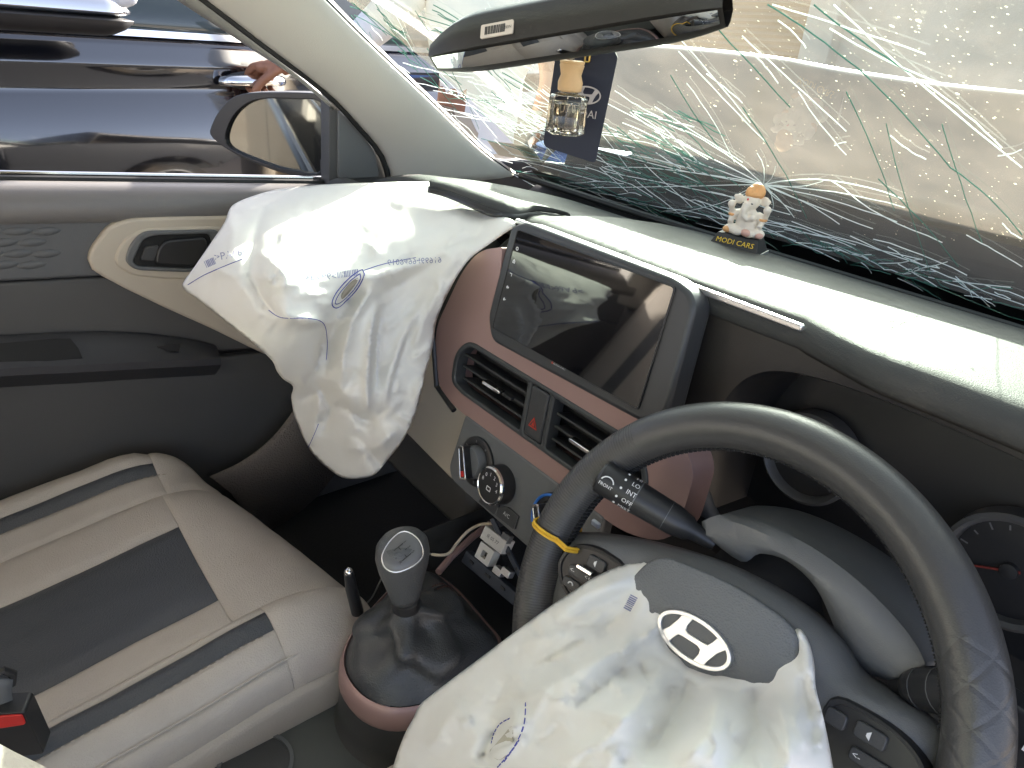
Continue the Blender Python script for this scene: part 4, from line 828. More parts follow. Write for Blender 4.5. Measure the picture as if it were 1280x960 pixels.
CPL = mat('console_plastic', (0.075, 0.082, 0.078), 0.5, bump=0.3, bscale=900, bdist=0.0005)
tfr = Fr((0, -0.52, 0.46), (1, 0, 0), (0, 1, 0)); hc_ = [(cf.o.x+0.038*math.cos(2*math.pi*k/32), cf.o.y+0.52+0.038*math.sin(2*math.pi*k/32)) for k in range(32)]
mb = MB(); mb.plate(tfr, rpoly(rect(-0.095, -0.26, 0.095, 0.26), 0.02, 4), [hc_], -0.15, 0.0); mb.build('tunnel_trim', CPL, cc, bevel=0.003)
MB().lathe(cf, [(0.0382, 0.0), (0.036, -0.05), (0.034, -0.07), (0.002, -0.07)], 32).build('cup_well', DARK, cc)
# storage tray in front of the lever
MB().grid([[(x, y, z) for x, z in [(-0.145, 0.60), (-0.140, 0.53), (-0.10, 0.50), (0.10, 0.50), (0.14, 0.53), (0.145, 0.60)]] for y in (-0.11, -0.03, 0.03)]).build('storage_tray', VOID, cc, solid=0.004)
MB().tube([at(x, y, Z=0.585) for x, y in [(548, 715), (565, 695), (590, 672), (612, 655)]], 0.005, 8).build('tray_edge', COPPER, cc)
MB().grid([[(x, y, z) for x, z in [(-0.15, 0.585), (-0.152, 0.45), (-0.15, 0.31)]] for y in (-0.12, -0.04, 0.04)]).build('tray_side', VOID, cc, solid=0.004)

# gear lever
gl_ = thing('gear_lever', 'black gear lever with grey knob above a wrinkled leather boot', 'gear lever', tuple(bc_))
KB = at(507, 748, X=0.0); KT = at(502, 672, X=0.0)
ax = (KT-KB).normalized(); 
kf = Fr(KB, ax.cross(Vector((0, 1, 0))).cross(ax)*0+Vector((1, 0, 0)), (0, 0, 1)); kf = Fr(KB, Vector((1, 0, 0))-ax*ax.x, ax.cross(Vector((1, 0, 0))-ax*ax.x))
if kf.w.dot(ax) < 0: kf = Fr(KB, Vector((1, 0, 0))-ax*ax.x, (Vector((1, 0, 0))-ax*ax.x).cross(ax)*-1)
H = (KT-KB).length
KN = mat('knob_plastic', (0.085, 0.088, 0.088), 0.4, bump=0.5, bscale=700, bdist=0.0006)
prof = [(0.004, 0.0), (0.0145, 0.001), (0.0160, 0.10*H), (0.0200, 0.32*H), (0.0245, 0.55*H), (0.0266, 0.74*H), (0.0252, 0.89*H), (0.0205, 0.975*H), (0.010, 1.02*H), (0.002, 1.03*H)]
kn = MB().lathe(kf, prof, 32, sc=(1.0, 1.18)).build('knob', KN, gl_, ang=80)
# flat plate on the knob, turned to the cabin
pn = (CAM-KT); pn = (ax*0.75 + (pn-ax*pn.dot(ax)).normalized()*0.66).normalized()
pc = KB+ax*0.72*H + pn*0.0240
PF = Fr(pc, Vector((1, 0, 0))-pn*pn.x, pn.cross(Vector((1, 0, 0))-pn*pn.x))
pl_ = smoothpts([(0.0, -0.020), (0.010, -0.015), (0.0155, 0.0), (0.0135, 0.013), (0.0, 0.018), (-0.0135, 0.013), (-0.0155, 0.0), (-0.010, -0.015)], 4, closed=True)
mb = MB().grid([[PF(u*s*1.2, v*s*1.2, w_+0.0012-5*(u*u+v*v)*s*s) for u, v in pl_] for s, w_ in [(1.04, -0.004), (1.0, 0.0035), (0.97, 0.0042), (0.6, 0.0044), (0.02, 0.0046)]], cu=True)
pt = mb.build('knob_plate', SATIN if False else mat('knob_plate_plastic', (0.13, 0.13, 0.13), 0.28), kn, ang=70)
MB().tube([PF(u*1.2, v*1.2, 0.0052-5*(u*u+v*v)) for u, v in pl_], 0.0007, 6, closed=True).build('plate_outline', SATIN, kn)
for u in (-0.007, 0, 0.007): MB().pl(PF, rect(u-.0005, -.006, u+.0005, .006), 0.0032, 0.0064).build('shift_line', INK, kn, smooth=False)
MB().pl(PF, rect(-.007, -.0005, .007, .0005), 0.0036, 0.0064).build('shift_line', INK, kn, smooth=False)
for s_, u, v in [('1', -.007, .0085), ('3', 0, .0085), ('5', .007, .0085), ('2', -.007, -.0085), ('4', 0, -.0085), ('R', .007, -.0085)]: text('shift_number', s_, PF, u, v, 0.0060, 0.0052, INK, kn)
MB().lathe(kf, [(0.0135, -0.016), (0.0165, -0.014), (0.0175, -0.008), (0.0165, -0.001), (0.0135, 0.001)], 28).build('collar', BLACK, gl_)
crs = lambda q: math.copysign(abs(q)**0.55, q)-0.3*(1-abs(q))
rows = []; nb = len(bo_); cb = KB-ax*0.012
for k in np.linspace(0, 1, 17):
    r = []
    for i, p in enumerate(bo_):
        th = 2*math.pi*i/nb; top_ = cb+((p-bc_)-ax*(p-bc_).dot(ax)).normalized()*0.0155
        base_ = off(p, 1.0, 0.0)
        q = base_.lerp(top_, k); q.z += 0.008*math.sin(math.pi*k**0.8)*(1-0.3*k)
        wv = 0.0085*math.sin(math.pi*k)*(crs(math.sin(3*th+5.5*k+0.5))+0.6*crs(math.sin(5*th-7*k))+0.35*noise.noise((math.cos(th)*2.5, math.sin(th)*2.5, k*3)))
        n_ = (q-cb.lerp(bc_, 1-k)); n_.z *= 0.3; q += n_.normalized()*(wv+0.002*math.sin(math.pi*k)**1.2)
        r.append(q)
    rows.append(r)
bt_ = MB().grid(rows, cu=True).build('boot', mat('boot_leather', (0.055, 0.057, 0.058), 0.33, bump=0.5, bscale=500, bdist=0.0008), gl_, sub=1, ang=80)
seam = [rows[int(k)][int(nb*0.60) % nb] for k in range(1, 12)]
MB().tube([p+Vector((0.001, -0.001, 0.002)) for p in seam], 0.0011, 6).build('boot_seam', BLACK, bt_)
for sgn in (-1, 1):
    ds = MB()
    for k in range(len(seam)-1):
        a_, b_ = seam[k], seam[k+1]; sd_ = (b_-a_).cross(Vector((0, 0, 1))).normalized()*0.004*sgn
        for z_ in (0.1, 0.6): ds.tube([a_.lerp(b_, z_)+sd_+Vector((0, 0, .0025)), a_.lerp(b_, z_+0.3)+sd_+Vector((0, 0, .0025))], 0.0007, 4)
    ds.build('boot_stitching', mat('brown_thread', (0.12, 0.05, 0.035), 0.7), bt_)

# loose socket module lying in the tray
md_ = thing('loose_socket_module', 'loose black socket module with white electronics lying in the console tray', 'module', tuple(at(620, 710, Z=0.56)))
a_, b_ = at(584, 700, Z=0.575), at(646, 752, Z=0.575); mf = Fr(a_, b_-a_, Vector((0, 0.5, 1)).cross(b_-a_)*-1); 
mf = Fr(a_, b_-a_, Vector((-0.2, 0.45, 0.9))); ml = (b_-a_).length
MB().pl(mf, rpoly([(-0.006, -0.006), (ml, -0.006), (ml, 0.010), (-0.006, 0.012)], 0.002, 3), -0.01, 0.004).build('fascia', mat('module_plastic', (0.035, 0.042, 0.055), 0.5), md_, bevel=0.001)
for u, l_ in ((0.012, 0.008), (ml*0.45, 0.01), (ml*0.75, 0.008)): MB().box((u, 0.004, 0.0045), (l_, 0.003, 0.003), mf).build('clip_slot', BLACK, md_)
WPL = mat('white_electronics', (0.58, 0.56, 0.52), 0.5)
MB().plate(mf, rpoly(rect(0.010, 0.012, 0.038, 0.036), 0.001, 2), [rect(0.019, 0.018, 0.029, 0.028)], -0.014, 0.002).build('socket_housing', WPL, md_, bevel=0.0008)
MB().box((0.024, 0.023, -0.010), (0.02, 0.02, 0.006), mf).build('socket_well', VOID, md_)
MB().box((0.030, 0.050, -0.004), (0.044, 0.020, 0.020), mf).build('label_body', WPL, md_, bevel=0.001)
text('label_print', 'IE 05 77', mf, 0.030, 0.050, 0.0062, 0.007, INK, md_)
MB().box((0.028, 0.039, -0.012), (0.046, 0.008, 0.016), mf).build('socket_barrel', BLACK, md_, bevel=0.002)
for u, v in ((0.055, 0.016), (0.068, 0.022)): MB().box((u, v, -0.004), (0.016, 0.010, 0.012), mf).build('metal_tab', SATIN, md_, bevel=0.001)
MB().box((0.046, 0.062, 0.0), (0.014, 0.012, 0.010), mf).build('connector', GREYP, md_, bevel=0.001)
p0, p1 = at(615, 648, Z=0.645), at(652, 722, Z=0.590)
st_ = thing('plastic_strip', 'dark plastic strip leaning across the loose socket module', 'strip', tuple(p1))
sf_ = Fr(p0, p1-p0, Vector((1, 0.5, 0.4))); MB().pl(sf_, rpoly(rect(0, -0.0035, (p1-p0).length, 0.0035), 0.001, 2), -0.002, 0.002).build('strip', mat('strip_plastic', (0.035, 0.042, 0.058), 0.5), st_, bevel=0.0006)
for k in (0.3, 0.6, 0.85): MB().box(((p1-p0).length*k, 0, 0.0024), (0.004, 0.004, 0.001), sf_).build('strip_notch', BLACK, st_)
cbp = [at(x, y, Z=z) for x, y, z in [(617, 654, 0.62), (600, 656, 0.615), (585, 664, 0.61), (572, 678, 0.60), (562, 691, 0.595), (552, 694, 0.595), (540, 693, 0.59)]]
ca = thing('cream_cable', 'cream coloured cable curving out of the dashboard behind the gear knob', 'cable', tuple(cbp[-1]))
MB().tube(smoothpts(cbp, 6), 0.0021, 8).build('cable', CABLE, ca)
cbp = [at(x, y, Z=z) for x, y, z in [(545, 694, 0.588), (520, 690, 0.58), (490, 700, 0.55), (476, 725, 0.53), (464, 748, 0.50), (446, 765, 0.48), (430, 772, 0.46)]]
ca = thing('grey_cable', 'thin grey cable running down behind the gear boot to the floor', 'cable', tuple(cbp[-1]))
MB().tube(smoothpts(cbp, 6), 0.0013, 6).build('cable', GREYP, ca)
lv = thing('seat_adjust_lever', 'black seat lever with shiny tip beside the passenger seat cushion', 'lever', tuple(at(442, 745, X=-0.10)))
MB().tube([at(436, 716, X=-0.085), at(439, 735, X=-0.088), at(447, 765, X=-0.09)], [0.006, 0.0075, 0.008], 12).build('lever', BLACK, lv)
MB().ball(at(436, 715, X=-0.085), 0.0058).build('tip', CHROME, lv)

# ================================================================== SEATS
def smooth01(t): t = max(0.0, min(1.0, t)); return t*t*(3-2*t)
def seat(name, label, dx, mirror=1, detail=True):
    """dx shifts the cushion; mirror=-1 flips it for the driver"""
    T = thing(name, label, 'seat', (-0.345+dx, -0.6, 0.31))
    XL, XR, YF = -0.665, -0.062, -0.185
    def yf(x): return YF-0.115*max(0, (-0.10-x)/0.53)**1.6
    def S(x, y, puff=0.0):
        z = 0.550+(y+0.36)*0.17 if y < -0.36 else 0.550+(y+0.36)*0.10
        z += 0.014*math.exp(-((x+0.135)/0.035)**2)+0.022*math.exp(-((x+0.60)/0.045)**2) - 0.006*math.exp(-((x+0.33)/0.12)**2)
        d = max(0, min(1, (x+0.115)/0.053)); z -= 0.050*(1-math.sqrt(max(0, 1-d*d)))
        d = max(0, min(1, (-0.61-x)/0.055)); z -= 0.045*(1-math.sqrt(max(0, 1-d*d)))
        e = yf(x); d = max(0, min(1, (y-(e-0.13))/0.13)); z -= 0.085*(1-math.sqrt(max(0, 1-d*d)))+0.0
        z += 0.0030*noise.noise((x*11, y*8, 3.0))+0.0012*noise.noise((x*30, y*24, 7.0))
        X = x if mirror > 0 else -0.69-x
        return Vector((X+dx, y, z+puff))
    def patch(nm, x0, x1, y0, y1, m, nx=10, ny=26, yfr=None, parent=None):
        rows = []
        for j in range(ny+1):
            r = []
            for i in range(nx+1):
                x = x0+(x1-x0)*i/nx; b = y1 if yfr is None else yfr(x); y = y0+(b-y0)*j/ny
                dm = min(abs(x-x0), abs(x1-x), abs(y-y0), abs(b-y)); r.append(S(x, y, 0.0055*(1-math.exp(-dm/0.0065))))
            rows.append(r)
        return MB().grid(rows).build(nm, m, parent or T, ang=75)
    yb = -0.86; fe = lambda x: yf(x)-0.002
    patch('bolster', -0.664, -0.579, yb, -0.3535, LEATH)
    patch('bolster_stripe', -0.5785, -0.553, yb, -0.3535, LEATD, 6)
    patch('bolster', -0.5525, -0.498, yb, -0.3535, LEATH)
    patch('cushion_panel', -0.4975, -0.405, yb, -0.3615, LEATH)
    patch('cushion_insert', -0.4045, -0.2220, yb, -0.3615, LEATD, 14)
    patch('cushion_panel', -0.2215, -0.166, yb, -0.3615, LEATH, 8)
    patch('bolster', -0.1655, -0.1495, yb, -0.326, LEATH, 5)
    patch('bolster_stripe', -0.149, -0.1175, yb, -0.326, LEATD, 6)
    patch('bolster', -0.117, -0.082, yb, -0.326, LEATH, 8)
    patch('side_piping', -0.0818, -0.0625, yb, -0.326, LEATH, 6)
    patch('front_corner', -0.664, -0.4985, -0.353, 0, LEATH, 14, 24, fe)
    patch('front_panel', -0.4980, -0.1665, -0.361, 0, LEATH, 24, 26, fe)
    # right front corner follows the stripes' ends
    patch('front_corner', -0.1660, -0.0625, -0.3255, 0, LEATH, 14, 24, fe)
    MB().grid([[S(x, yb+(fe(x)-0.01-yb)*j/30, -0.006) for x in np.linspace(-0.655, -0.07, 30)] for j in range(31)]).build('cushion_base', LEATH, T, ang=75)
    # skirts
    path = [(-0.0625, yb+0.02*i) for i in range(28) if yb+0.02*i < -0.29] + [(-0.0625, -0.28), (-0.0625, -0.24), (-0.066, -0.205)] + [(x, fe(x)) for x in np.linspace(-0.075, -0.66, 26)]
    top_ = [S(x, y) for x, y in path]
    rows = []
    for k, (o_, z_) in enumerate([(0.0, 0.0), (0.006, -0.014), (0.008, -0.04), (0.004, -0.08), (-0.002, -0.12), (-0.01, -0.19)]):
        r = []
        for i, p in enumerate(top_):
            n = Vector((1, 0, 0)) if i < len(path)-28 else (Vector((0.3, 1, 0)).normalized() if i > len(path)-24 else Vector((0.8, 0.6, 0)))
            if mirror < 0: n.x *= -1
            wob = 0.004*noise.noise((i*0.35, k*0.8, 1.5))*k/3
            r.append(p+n*(o_+wob)+Vector((0, 0, z_)))
        rows.append(r)
    MB().grid(rows).build('side_panel', LEATH, T, ang=75, solid=0.004)
    if detail:
        sm = MB()
        for xx in (-0.1135, -0.5485):
            y = yb
            while y < -0.34:
                sm.tube([S(xx, y, .0046), S(xx, y+0.006, .0046)], 0.0006, 4); y += 0.0095
        o = sm.build('stitching', THREAD, T); o['kind'] = 'stuff'
        MB().tube([S(-0.0810, y, 0.0030) for y in np.linspace(yb, -0.30, 40)]+[S(-0.0810+0.012*k, -0.30+0.10*k, 0.002) for k in np.linspace(0.1, 1, 6)], 0.0016, 6).build('piping', LEATH, T)
    # backrest
    bk = []
    def Bk(x, h, puff=0):
        X = (x if mirror > 0 else -0.69-x)+dx; y = -0.86-h*0.36+0.035*(abs(x+0.345)/0.25)**3*0.9; 
        return Vector((X, y+puff, 0.55+h*0.62))
    for x0, x1, m in [(-0.60, -0.555, LEATH), (-0.554, -0.515, LEATD), (-0.514, -0.42, LEATH), (-0.419, -0.27, LEATD), (-0.269, -0.175, LEATH), (-0.174, -0.135, LEATD), (-0.134, -0.09, LEATH)]:
        rows = []
        for j in range(17):
            rows.append([Bk(x0+(x1-x0)*i/6, j/16, 0.005*(1-math.exp(-min(i, 6-i)*(x1-x0)/6/0.006))) for i in range(7)])
        MB().grid(rows).build('backrest_panel', m, T, ang=75, solid=0.09)
    hd = Bk(-0.345, 1.15); MB().ball(hd+Vector((0, -0.05, 0.07)), (0.13, 0.05, 0.085), 20, 12).build('headrest', LEATH, T)
    return T
seat('passenger_seat', 'beige leather passenger seat with charcoal insert and stripes, empty', 0)
DS = seat('driver_seat', 'beige driver seat, by the steering wheel, only slivers showing at the bottom', 0.725, -1, False)
# beige bolster of the driver's backrest at the lower left corner
q = [at(x, y, X=0.13) for x, y in [(-20, 905), (20, 928), (60, 948), (100, 972), (60, 1010), (-30, 1010)]]
MB().prism(q, (0.05, -0.01, -0.01)).build('backrest_bolster', LEATH, DS, bevel=0.012, bseg=4)

# seat belt buckle
bk0 = at(12, 905, X=-0.10)
sb = thing('seat_belt_buckle', 'black seat belt buckle with red button beside the passenger cushion', 'buckle', tuple(bk0))
BF = Fr(at(6, 893, X=-0.10), Vector((0.45, 0.89, 0.0)), Vector((0.1, -0.1, 1)))
MB().pl(BF, rpoly([(-0.030, -0.075), (0.016, -0.075), (0.017, 0.0), (-0.030, 0.004)], 0.004, 3), -0.022, 0.0).build('buckle_body', BLACK, sb, bevel=0.003)
MB().pl(BF, rpoly([(-0.028, -0.022), (0.014, -0.018), (0.0145, -0.002), (-0.028, 0.001)], 0.003, 3), -0.015, 0.0016).build('release_button', RED, sb, bevel=0.0015)
MB().grid([[at(x+dx_, y, X=-0.115) for dx_ in (-14, 0, 14)] for x, y in [(2, 892), (2, 876), (0, 860), (2, 846)]]).build('belt_tongue', GREYP, sb, solid=0.004)
MB().tube([at(-6, 844, X=-0.115), at(4, 838, X=-0.115), at(16, 842, X=-0.115), at(14, 856, X=-0.115)], 0.004, 8).build('tongue_loop', BLACK, sb)

# ================================================================== PASSENGER DOOR
dX = -0.660
DF = Fr((dX, 0, 0), (0, 1, 0), (0, 0, 1))        # u = forward, v = up, w = +X into the cabin
dr_ = thing('passenger_door', 'passenger door trim, dark grey with beige insert and black inner handle', 'door', (dX, -0.4, 0.3))
def belt(y): return 0.984-0.060*(y+0.28)
rows = []
for y in np.linspace(-0.98, 0.16, 26):
    b_ = belt(y); rows.append([DF(y, b_+dz, w_) for dz, w_ in [(0.004, -0.055), (0.010, -0.030), (0.006, -0.010), (-0.004, 0.004), (-0.016, 0.010), (-0.030, 0.010), (-0.042, 0.006), (-0.046, -0.002)]])
MB().grid(rows).build('sill_trim', SILL, dr_, ang=70)
MB().tube([DF(y, belt(y)+0.010, -0.040) for y in np.linspace(-0.98, 0.16, 12)], 0.006, 8).build('window_seal', RUBBER, dr_)
MB().tube([DF(y, belt(y)+0.017, -0.050) for y in np.linspace(-0.98, 0.16, 12)], 0.0035, 8).build('chrome_weatherstrip', CHROME, dr_)
def dsheet(nm, yz, m, w_, th=0.02, bev=0.004, parent=None): return MB().pl(DF, yz, w_-th, w_).build(nm, m, parent or dr_, bevel=bev, bseg=3)
dsheet('upper_panel', [(y, belt(y)-0.040) for y in np.linspace(-0.98, 0.16, 10)] + [(0.16, 0.80), (-0.30, 0.857), (-0.98, 0.905)], DOORG, 0.0)
dsheet('middle_panel', [(-0.98, 0.901), (-0.30, 0.853), (0.16, 0.795), (0.16, 0.66), (-0.22, 0.70), (-0.98, 0.76)], DOORD, -0.004)
dsheet('lower_panel', [(-0.98, 0.75), (-0.22, 0.69), (0.16, 0.65), (0.16, 0.32), (-0.98, 0.32)], DOORD, -0.002)
# hexagonal scale relief at the left
hx = []
for r_ in range(4):
    for c_ in range(6):
        x = 10+c_*36+(18 if r_ % 2 else 0)-60; y = 289+r_*14
        if x > 62: continue
        u, v = DF.px(x, y); pp = smoothpts([(u-0.019, v), (u-0.008, v+0.0055), (u+0.008, v+0.0055), (u+0.019, v), (u+0.008, v-0.0055), (u-0.008, v-0.0055)], 2, closed=True)
        MB().grid([[DF(u+(a-u)*s, v+(b_-v)*s, w_) for a, b_ in pp] for s, w_ in [(1.0, 0.0005), (0.8, 0.0022), (0.4, 0.003), (0.02, 0.0032)]], cu=True).build('relief_scale', DOORG, dr_, ang=80)
# beige insert
bi = smoothpts([DF.px(*q, 0.012) for q in [(111, 326), (114, 313), (124, 298), (136, 284), (152, 277), (172, 273), (225, 271), (280, 270), (340, 266), (400, 262)]], 4) + [DF.px(*q, 0.012) for q in [(470, 290), (470, 400), (440, 470), (400, 470), (330, 443), (309, 433), (262, 410), (208, 386), (158, 362), (128, 346), (116, 338)]]
def inst(p): return p
MB().pl(DF, bi, -0.006, 0.012).build('beige_insert', BEIGE, dr_, bevel=0.005, bseg=3)
# raised lip around the handle on the insert
lip_ = [DF.px(*q, 0.014) for q in [(142, 330), (146, 312), (158, 296), (178, 286), (230, 283), (285, 283), (285, 345), (220, 350), (165, 345)]]
MB().pl(DF, rpoly(lip_, 0.02, 5), 0.0, 0.0155).build('insert_lip', BEIGE, dr_, bevel=0.004, bseg=3)
hb = rpoly([DF.px(*q, 0.019) for q in [(156, 328), (162, 306), (178, 289), (276, 287), (276, 322), (246, 341), (170, 338)]], [0.02, 0.02, 0.015, 0.015, 0.02, 0.02, 0.012], 5)
hi = rpoly([DF.px(*q, 0.019) for q in [(166, 327), (179, 299), (196, 294), (262, 292), (266, 308), (244, 336), (172, 333)]], 0.008, 4)
hbo = MB().plate(DF, hb, [hi], 0.010, 0.020).build('handle_bezel', GREYP, dr_, bevel=0.0025, bseg=3)
MB().pl(DF, [(a, b_) for a, b_ in hi], 0.0150, 0.0158).build('handle_well', VOID, hbo, smooth=False)
ll = rpoly([DF.px(*q, 0.024) for q in [(194, 331), (197, 312), (206, 301), (258, 297), (260, 311), (243, 333)]], 0.008, 4)
MB().pl(DF, ll, 0.016, 0.0245).build('door_lever', BLACK, hbo, bevel=0.003, bseg=3)
lk = rpoly([DF.px(*q, 0.022) for q in [(176, 325), (182, 309), (199, 307), (193, 326)]], 0.003, 3)
MB().pl(DF, lk, 0.016, 0.0215).build('lock_tab', DARK, hbo, bevel=0.002)
# armrest ledge with the pull pocket painted on
al = [(-0.98, 0.80), (-0.55, 0.782), (-0.30, 0.752), (-0.20, 0.722), (-0.17, 0.700), (-0.24, 0.698), (-0.55, 0.735), (-0.98, 0.765)]
def ledge(o_): return [(0.0, 0.0)]
top_e = smoothpts([at(x, y, X=-0.648) for x, y in [(-120, 424), (0, 424), (90, 420), (170, 420), (240, 428), (272, 436)]], 4); bot_e = smoothpts([at(x, y, X=-0.612) for x, y in [(-120, 470), (0, 461), (90, 457), (170, 453), (240, 450), (276, 448)]], 4)
rows = [[Vector(a)+Vector((-0.012, 0, 0.002)), Vector(a), Vector(a).lerp(Vector(b_), .3)+Vector((0.0, 0, -0.004)), Vector(b_)+Vector((-0.003, 0, 0.002)), Vector(b_), Vector(b_)+Vector((0, 0, -0.012)), Vector(b_)+Vector((-0.045, 0.0, -0.05))] for a, b_ in zip(top_e, bot_e)]
ar = MB().grid(rows).build('armrest', mat('armrest_plastic', (0.036, 0.036, 0.040), 0.45, bump=0.3, bscale=900, bdist=0.0005), dr_, ang=50)
MB().prism([at(x, y, X=xx) for x, y, xx in [(-120, 434, -.636), (0, 430, -.636), (70, 424, -.637), (88, 424, -.637), (98, 436, -.630), (103, 448, -.622), (60, 452, -.621), (0, 456, -.621), (-120, 462, -.622)]], (0.0012, 0, 0.0015)).build('pull_pocket_shade', VOID, ar, smooth=False)  # flat black slab painting the shade of the pocket's recess
MB().prism([at(x, y, X=-0.628) for x, y in [(196, 434), (226, 431), (224, 440), (212, 440)]], (0.0015, 0, 0.002)).build('switch', BLACK, ar, smooth=False)
# door pocket at the foot, partly behind the seat
pk = smoothpts([at(x, y, X=-0.605) for x, y in [(262, 596), (300, 578), (335, 552), (362, 520), (380, 490)]], 5)
rows = [[Vector(p)+Vector((0.0, 0, 0)), Vector(p)+Vector((0.006, 0.006, -0.006)), Vector(p)+Vector((0.004, 0.03, -0.04)), Vector(p)+Vector((0.0, 0.08, -0.16))] for p in pk]
PKT = mat('pocket_grain', (0.16, 0.135, 0.115), 0.6, bump=0.8, bscale=320, bdist=0.002)
MB().grid(rows).build('door_pocket', PKT, dr_, ang=60, solid=0.006)
# window frame of the door (pale painted edge + grey band) running up beside the pillar
fo = [Vector(p) for p in smoothpts([at(x, y, X=xx) for x, y, xx in [(380, 97, -0.700), (330, 66, -0.694), (280, 33, -0.688), (226, -2, -0.682), (150, -52, -0.674)]], 4)]
fi = [Vector(p) for p in smoothpts([at(x, y, X=xx) for x, y, xx in [(420, 135, -0.672), (365, 87, -0.668), (305, 40, -0.660), (250, -3, -0.655), (170, -62, -0.648)]], 4)]
MB().grid([[a, a.lerp(b_, .5)+Vector((0.004, 0, 0)), b_] for a, b_ in zip(fo, fi)]).build('window_frame', mat('frame_grey', (0.30, 0.30, 0.28), 0.35), dr_, solid=0.006)
MB().tube([p+Vector((0.002, -0.002, 0)) for p in fo], 0.0035, 8).build('frame_edge', mat('pale_edge', (0.75, 0.72, 0.66), 0.3), dr_)
# triangular sail panel carrying the mirror
sl = rpoly([DF.px(*q, -0.02) for q in [(410, 110), (444, 146), (474, 184), (490, 212), (493, 232), (410, 232)]], [0.004, 0.01, 0.01, 0.01, 0.004, 0.004], 4)
MB().pl(DF, sl, -0.05, -0.015).build('sail_panel', DOORD, dr_, bevel=0.004)
sl2 = rpoly([DF.px(*q, -0.012) for q in [(422, 136), (448, 160), (468, 188), (474, 222), (422, 224)]], 0.008, 4)
MB().pl(DF, sl2, -0.02, -0.010).build('sail_inner', GREYP, dr_, bevel=0.004)

# ================================================================== DOOR MIRROR
MO = Vector((-0.86, 0.02, 1.04)); MF = Fr(MO, Vector((0.80, 0.60, 0.0)), (0, 0, 1))
if MF.w.dot(CAM-MO) < 0: MF = Fr(MO, Vector((0.86, 0.50, 0)), (0, 0, 1))
sm_ = thing('door_mirror', 'black door mirror with dusty glass outside the passenger window', 'mirror', tuple(MO-Vector((0, 0, 0.08))))
mo = smoothpts([MF.px(*q) for q in [(265, 168), (268, 153), (277, 137), (292, 122), (314, 116), (360, 115), (400, 117), (408, 124), (409, 170), (408, 212), (400, 223), (375, 221), (340, 211), (302, 195), (280, 182)]], 3, closed=True)
gi = smoothpts([MF.px(*q) for q in [(284, 174), (288, 156), (298, 140), (314, 128), (336, 123), (375, 124), (402, 128), (405, 165), (404, 203), (397, 216), (372, 213), (345, 207), (312, 195), (291, 185)]], 3, closed=True)
mo = [tuple(p) for p in mo]; gi = [tuple(p) for p in gi]
cu_, cv_ = sum(p[0] for p in mo)/len(mo), sum(p[1] for p in mo)/len(mo)
rows = [[MF(a, b_, -0.002) for a, b_ in gi], [MF(a, b_, 0.003) for a, b_ in gi]]
MB().plate(MF, mo, [gi], -0.012, 0.006).build('bezel', BLACK, sm_, bevel=0.003, bseg=3)
MB().grid([[MF(cu_+(u-cu_)*s, cv_+(v-cv_)*s, w_) for u, v in mo] for s, w_ in [(1.0, -0.006), (1.02, -0.02), (0.97, -0.05), (0.82, -0.075), (0.5, -0.09), (0.02, -0.092)]], cu=True).build('shell', BLACK, sm_, ang=70)
go = MB().pl(MF, gi, -0.006, -0.002).build('mirror_glass', DMIRROR, sm_, smooth=False)
MB().tube([MF(max(p[0] for p in mo)-0.01, -0.05, -0.03), Vector((-0.70, 0.10, 0.98))], [0.03, 0.035], 12).build('mirror_arm', BLACK, sm_)

# ================================================================== REAR-VIEW MIRROR
rl, rr_ = at(545, 72, Y=-0.135), at(908, 12, Y=-0.04)
rm = thing('rear_view_mirror', 'black rear-view mirror with barcode sticker under the windscreen', 'mirror', tuple((rl+rr_)/2))
axm = (rr_-rl).normalized(); toc = (CAM-(rl+rr_)/2); toc = (toc-axm*toc.dot(axm)).normalized()
RF = Fr((rl+rr_)/2, axm, Vector((0, 0, 1))); 
if RF.w.dot(toc) < 0: RF = Fr((rl+rr_)/2, axm, Vector((0, 0, -1)))
hl = (rr_-rl).length/2
def half(u):   # half height of the outline, swept ends
    k = abs(u/hl); return 1.0-0.62*max(0, (k-0.55)/0.45)**2.2
rows = []
us = [-hl*math.cos(math.pi*i/28) for i in range(29)]
sec = [(-0.0165, 0.004), (-0.0195, 0.0), (-0.0195, -0.008), (-0.012, -0.020), (0.004, -0.030), (0.022, -0.026), (0.034, -0.010), (0.036, 0.002), (0.030, 0.012), (0.012, 0.017), (0.002, 0.018), (0.0, 0.016)]
for u in us:
    h_ = half(u); rows.append([RF(u, 0.88*v*(h_ if v > 0 else 0.45+0.55*h_), w_*(0.4+0.6*h_)) for v, w_ in sec])
mb = MB().grid(rows, cu=True); mb.build('housing', mat('mirror_housing', (0.022, 0.021, 0.020), 0.42, var=0.1, bump=0.25, bscale=1000, bdist=0.0004), rm, ang=50)
grow = []
for u in us[2:-2]:
    h_ = half(u)*0.97; grow.append([RF(u, 0.88*v*(0.45+0.55*h_), w_*(0.4+0.6*h_)+0.0006) for v, w_ in [(-0.0155, 0.0052), (-0.008, 0.0115), (-0.001, 0.0168)]])
MB().grid(grow).build('mirror_glass', MIRROR, rm, ang=80, recalc=True)
tp = RF.px(624, 37, 0.014); stf = Fr(RF(tp[0], tp[1], 0.0178), RF.u, RF.v*0.9-RF.w*0.32)
b0 = MB().pl(stf, rpoly(rect(-0.0165, -0.0058, 0.0165, 0.0058), 0.0015, 3), -0.001, 0.0006).build('barcode_sticker', mat('sticker_paper', (0.62, 0.56, 0.50), 0.6), rm, smooth=False)
bars = MB(); x = -0.012
while x < 0.008:
    wd = random.choice((0.0004, 0.0008, 0.0012)); bars.pl(stf, rect(x, -0.0032, x+wd, 0.0036), 0.0006, 0.0009); x += wd+random.choice((0.0004, 0.0007))
